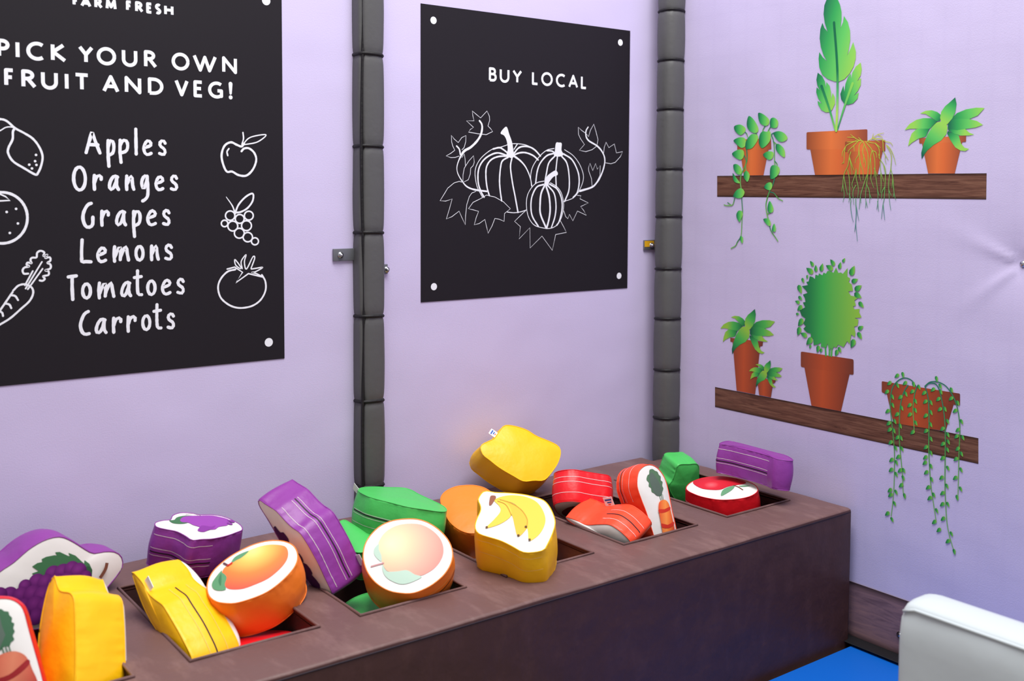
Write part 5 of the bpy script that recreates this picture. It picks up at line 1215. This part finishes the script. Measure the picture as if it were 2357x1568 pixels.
# fifth well: tomato and carrots
c = toy('tomato_cushion', 'red zipped tomato cushion at the back left of the fifth well', 'cushion',
    Zy5([(128, 655), (160, 635), (230, 624), (310, 624), (400, 640), (500, 655), (580, 668), (600, 700), (570, 740), (480, 770), (360, 780), (240, 765), (175, 735), (140, 695)]),
    one(Zy5, (360, 700)), 2.46, (0, -70), 0.10, 'vinyl_red', 0, None)
A = c.art(); A.fill(Zy5([(190, 700), (240, 662), (320, 650), (420, 658), (520, 675), (540, 710), (470, 745), (360, 760), (260, 748), (205, 728)]), 'ink_tomato', None, 4); A.build('tomato_print', c.root)
c.zipper(one(Zy5, (128, 655)), one(Zy5, (590, 675)), (0.28, 0.62, 0.78), None); 
c.tagp(one(Zy5, (570, 668)), 0.08, 0.026, 0.026, 0.0, lean=0.5)
c = toy('carrot_cushion', 'orange cushion standing with a whole printed carrot in the fifth well', 'cushion',
    Zy5([(815, 400), (840, 355), (880, 328), (930, 325), (980, 355), (1025, 415), (1050, 480), (1070, 570), (1095, 700), (1118, 800), (1135, 900), (1130, 990), (1070, 1040), (1000, 1020), (955, 930), (920, 820), (880, 700), (845, 610), (810, 500)]),
    one(Zy5, (960, 600)), 2.235, (-48, 6), 0.098, 'vinyl_carrot', 0, GRP['carrot'])
A = c.art()
A.fill(Zy5([(905, 365), (930, 358), (950, 372), (970, 380), (980, 405), (995, 420), (993, 450), (1008, 465), (1003, 495), (1012, 520), (1000, 550), (995, 575), (960, 580), (935, 560), (912, 545), (908, 515), (890, 500), (892, 470), (875, 445), (885, 410), (898, 400)]), 'ink_green_top', None, 3)
A.fill(Zy5([(920, 385), (955, 430), (985, 490), (1000, 555), (960, 578), (930, 550), (905, 480), (900, 420)]), 'ink_green_top_dark', None, 3)
for q in ([(975, 575), (985, 612)], [(990, 572), (995, 612)], [(1000, 570), (1005, 612)]): A.stroke(Zy5(q), 0.0018, 'ink_green_top_near')
A.fill(Zy5([(962, 660), (968, 635), (985, 618), (1015, 612), (1040, 625), (1060, 655), (1072, 700), (1085, 760), (1100, 830), (1108, 900), (1090, 960), (1050, 980), (1015, 930), (995, 850), (975, 760), (963, 700)]), 'ink_carrot', ('h',), 4)
A.fill(Zy5([(963, 690), (1010, 690), (1062, 668), (1068, 690), (1020, 715), (968, 720)]), 'ink_carrot_band', None, 2)
A.fill(Zy5([(988, 805), (1040, 818), (1092, 790), (1098, 815), (1050, 845), (995, 840)]), 'ink_carrot_band', None, 2); A.build('carrot_print', c.root)
c.zipper(one(Zy5, (880, 328)), one(Zy5, (845, 610)), (0.34, 0.64, 0.82), 0.78)
c = toy('carrot_cushion', 'orange zipped carrot cushion lying along the front of the fifth well', 'cushion',
    Zy5([(222, 752), (300, 775), (390, 815), (490, 812), (580, 815), (645, 850), (705, 900), (755, 960), (740, 1010), (660, 1010), (560, 965), (450, 905), (340, 840), (260, 790)]),
    one(Zy5, (540, 890)), 2.26, (50, -45), 0.115, 'vinyl_carrot', 0, GRP['carrot'])
c.zipper(one(Zy5, (490, 812)), one(Zy5, (750, 950)), (0.22, 0.62), 0.42)
c.tagp(one(Zy5, (420, 812)), 0.97, 0.03, 0.03, 0.2)

# sixth well: green apple, red apple, purple cushion
c = toy('apple_cushion', 'green cushion standing at the back corner beside the grey corner post', 'cushion',
    Zy5([(1150, 325), (1230, 318), (1308, 322), (1314, 420), (1312, 540), (1280, 620), (1200, 650), (1120, 600), (1070, 500), (1100, 450), (1125, 380)]),
    one(Zy5, (1210, 470)), 2.55, (-30, -27), 0.095, 'vinyl_green', None, GRP['apple'], corner=4)
c = toy('apple_cushion', 'red zipped cushion with printed apple lying in the last well', 'cushion',
    Zy5([(1215, 505), (1250, 470), (1320, 440), (1400, 425), (1500, 420), (1600, 432), (1700, 455), (1770, 485), (1800, 520), (1790, 550), (1740, 580), (1660, 600), (1560, 610), (1460, 608), (1340, 585), (1260, 555), (1220, 530)]),
    one(Zy5, (1508, 515)), 2.315, (2, 70), 0.112, 'vinyl_red', 0, GRP['apple'])
A = c.art()
A.fill(Zy5([(1268, 470), (1300, 445), (1400, 425), (1500, 424), (1600, 435), (1680, 460), (1705, 475), (1680, 492), (1600, 508), (1550, 520), (1500, 540), (1440, 543), (1350, 530), (1290, 500)]), 'ink_apple', ('r', one(Zy5, (1420, 500)), one(Zy5, (1660, 470))), 4)
A.fill(Zy5([(1500, 588), (1510, 550), (1550, 525), (1608, 512), (1600, 535), (1560, 562)]), 'ink_apple_leaf', None, 3); A.fill(Zy5([(1645, 512), (1690, 505), (1740, 502), (1710, 512), (1670, 517)]), 'ink_apple_leaf', None, 3)
A.stroke(Zy5([(1605, 508), (1640, 520), (1678, 542)]), 0.004, 'ink_brown'); A.build('apple_print', c.root)
c.zipper(one(Zy5, (1216, 510)), one(Zy5, (1338, 584)), (0.34, 0.62), None)
c = toy('grape_cushion', 'purple zipped cushion lying across the last well against the right wall', 'cushion',
    Zy5([(1487, 150), (1520, 134), (1570, 129), (1650, 146), (1750, 172), (1900, 212), (2030, 247), (2088, 282), (2060, 290), (1960, 276), (1900, 252), (1800, 222), (1700, 197), (1600, 172), (1530, 158)]),
    one(Zy5, (1780, 205)), 2.25, (-10, 65), 0.09, 'vinyl_purple', 1, GRP['grape'])
c.zipper(one(Zy5, (1487, 150)), one(Zy5, (1905, 254)), (0.16, 0.48, 0.64), 0.57)
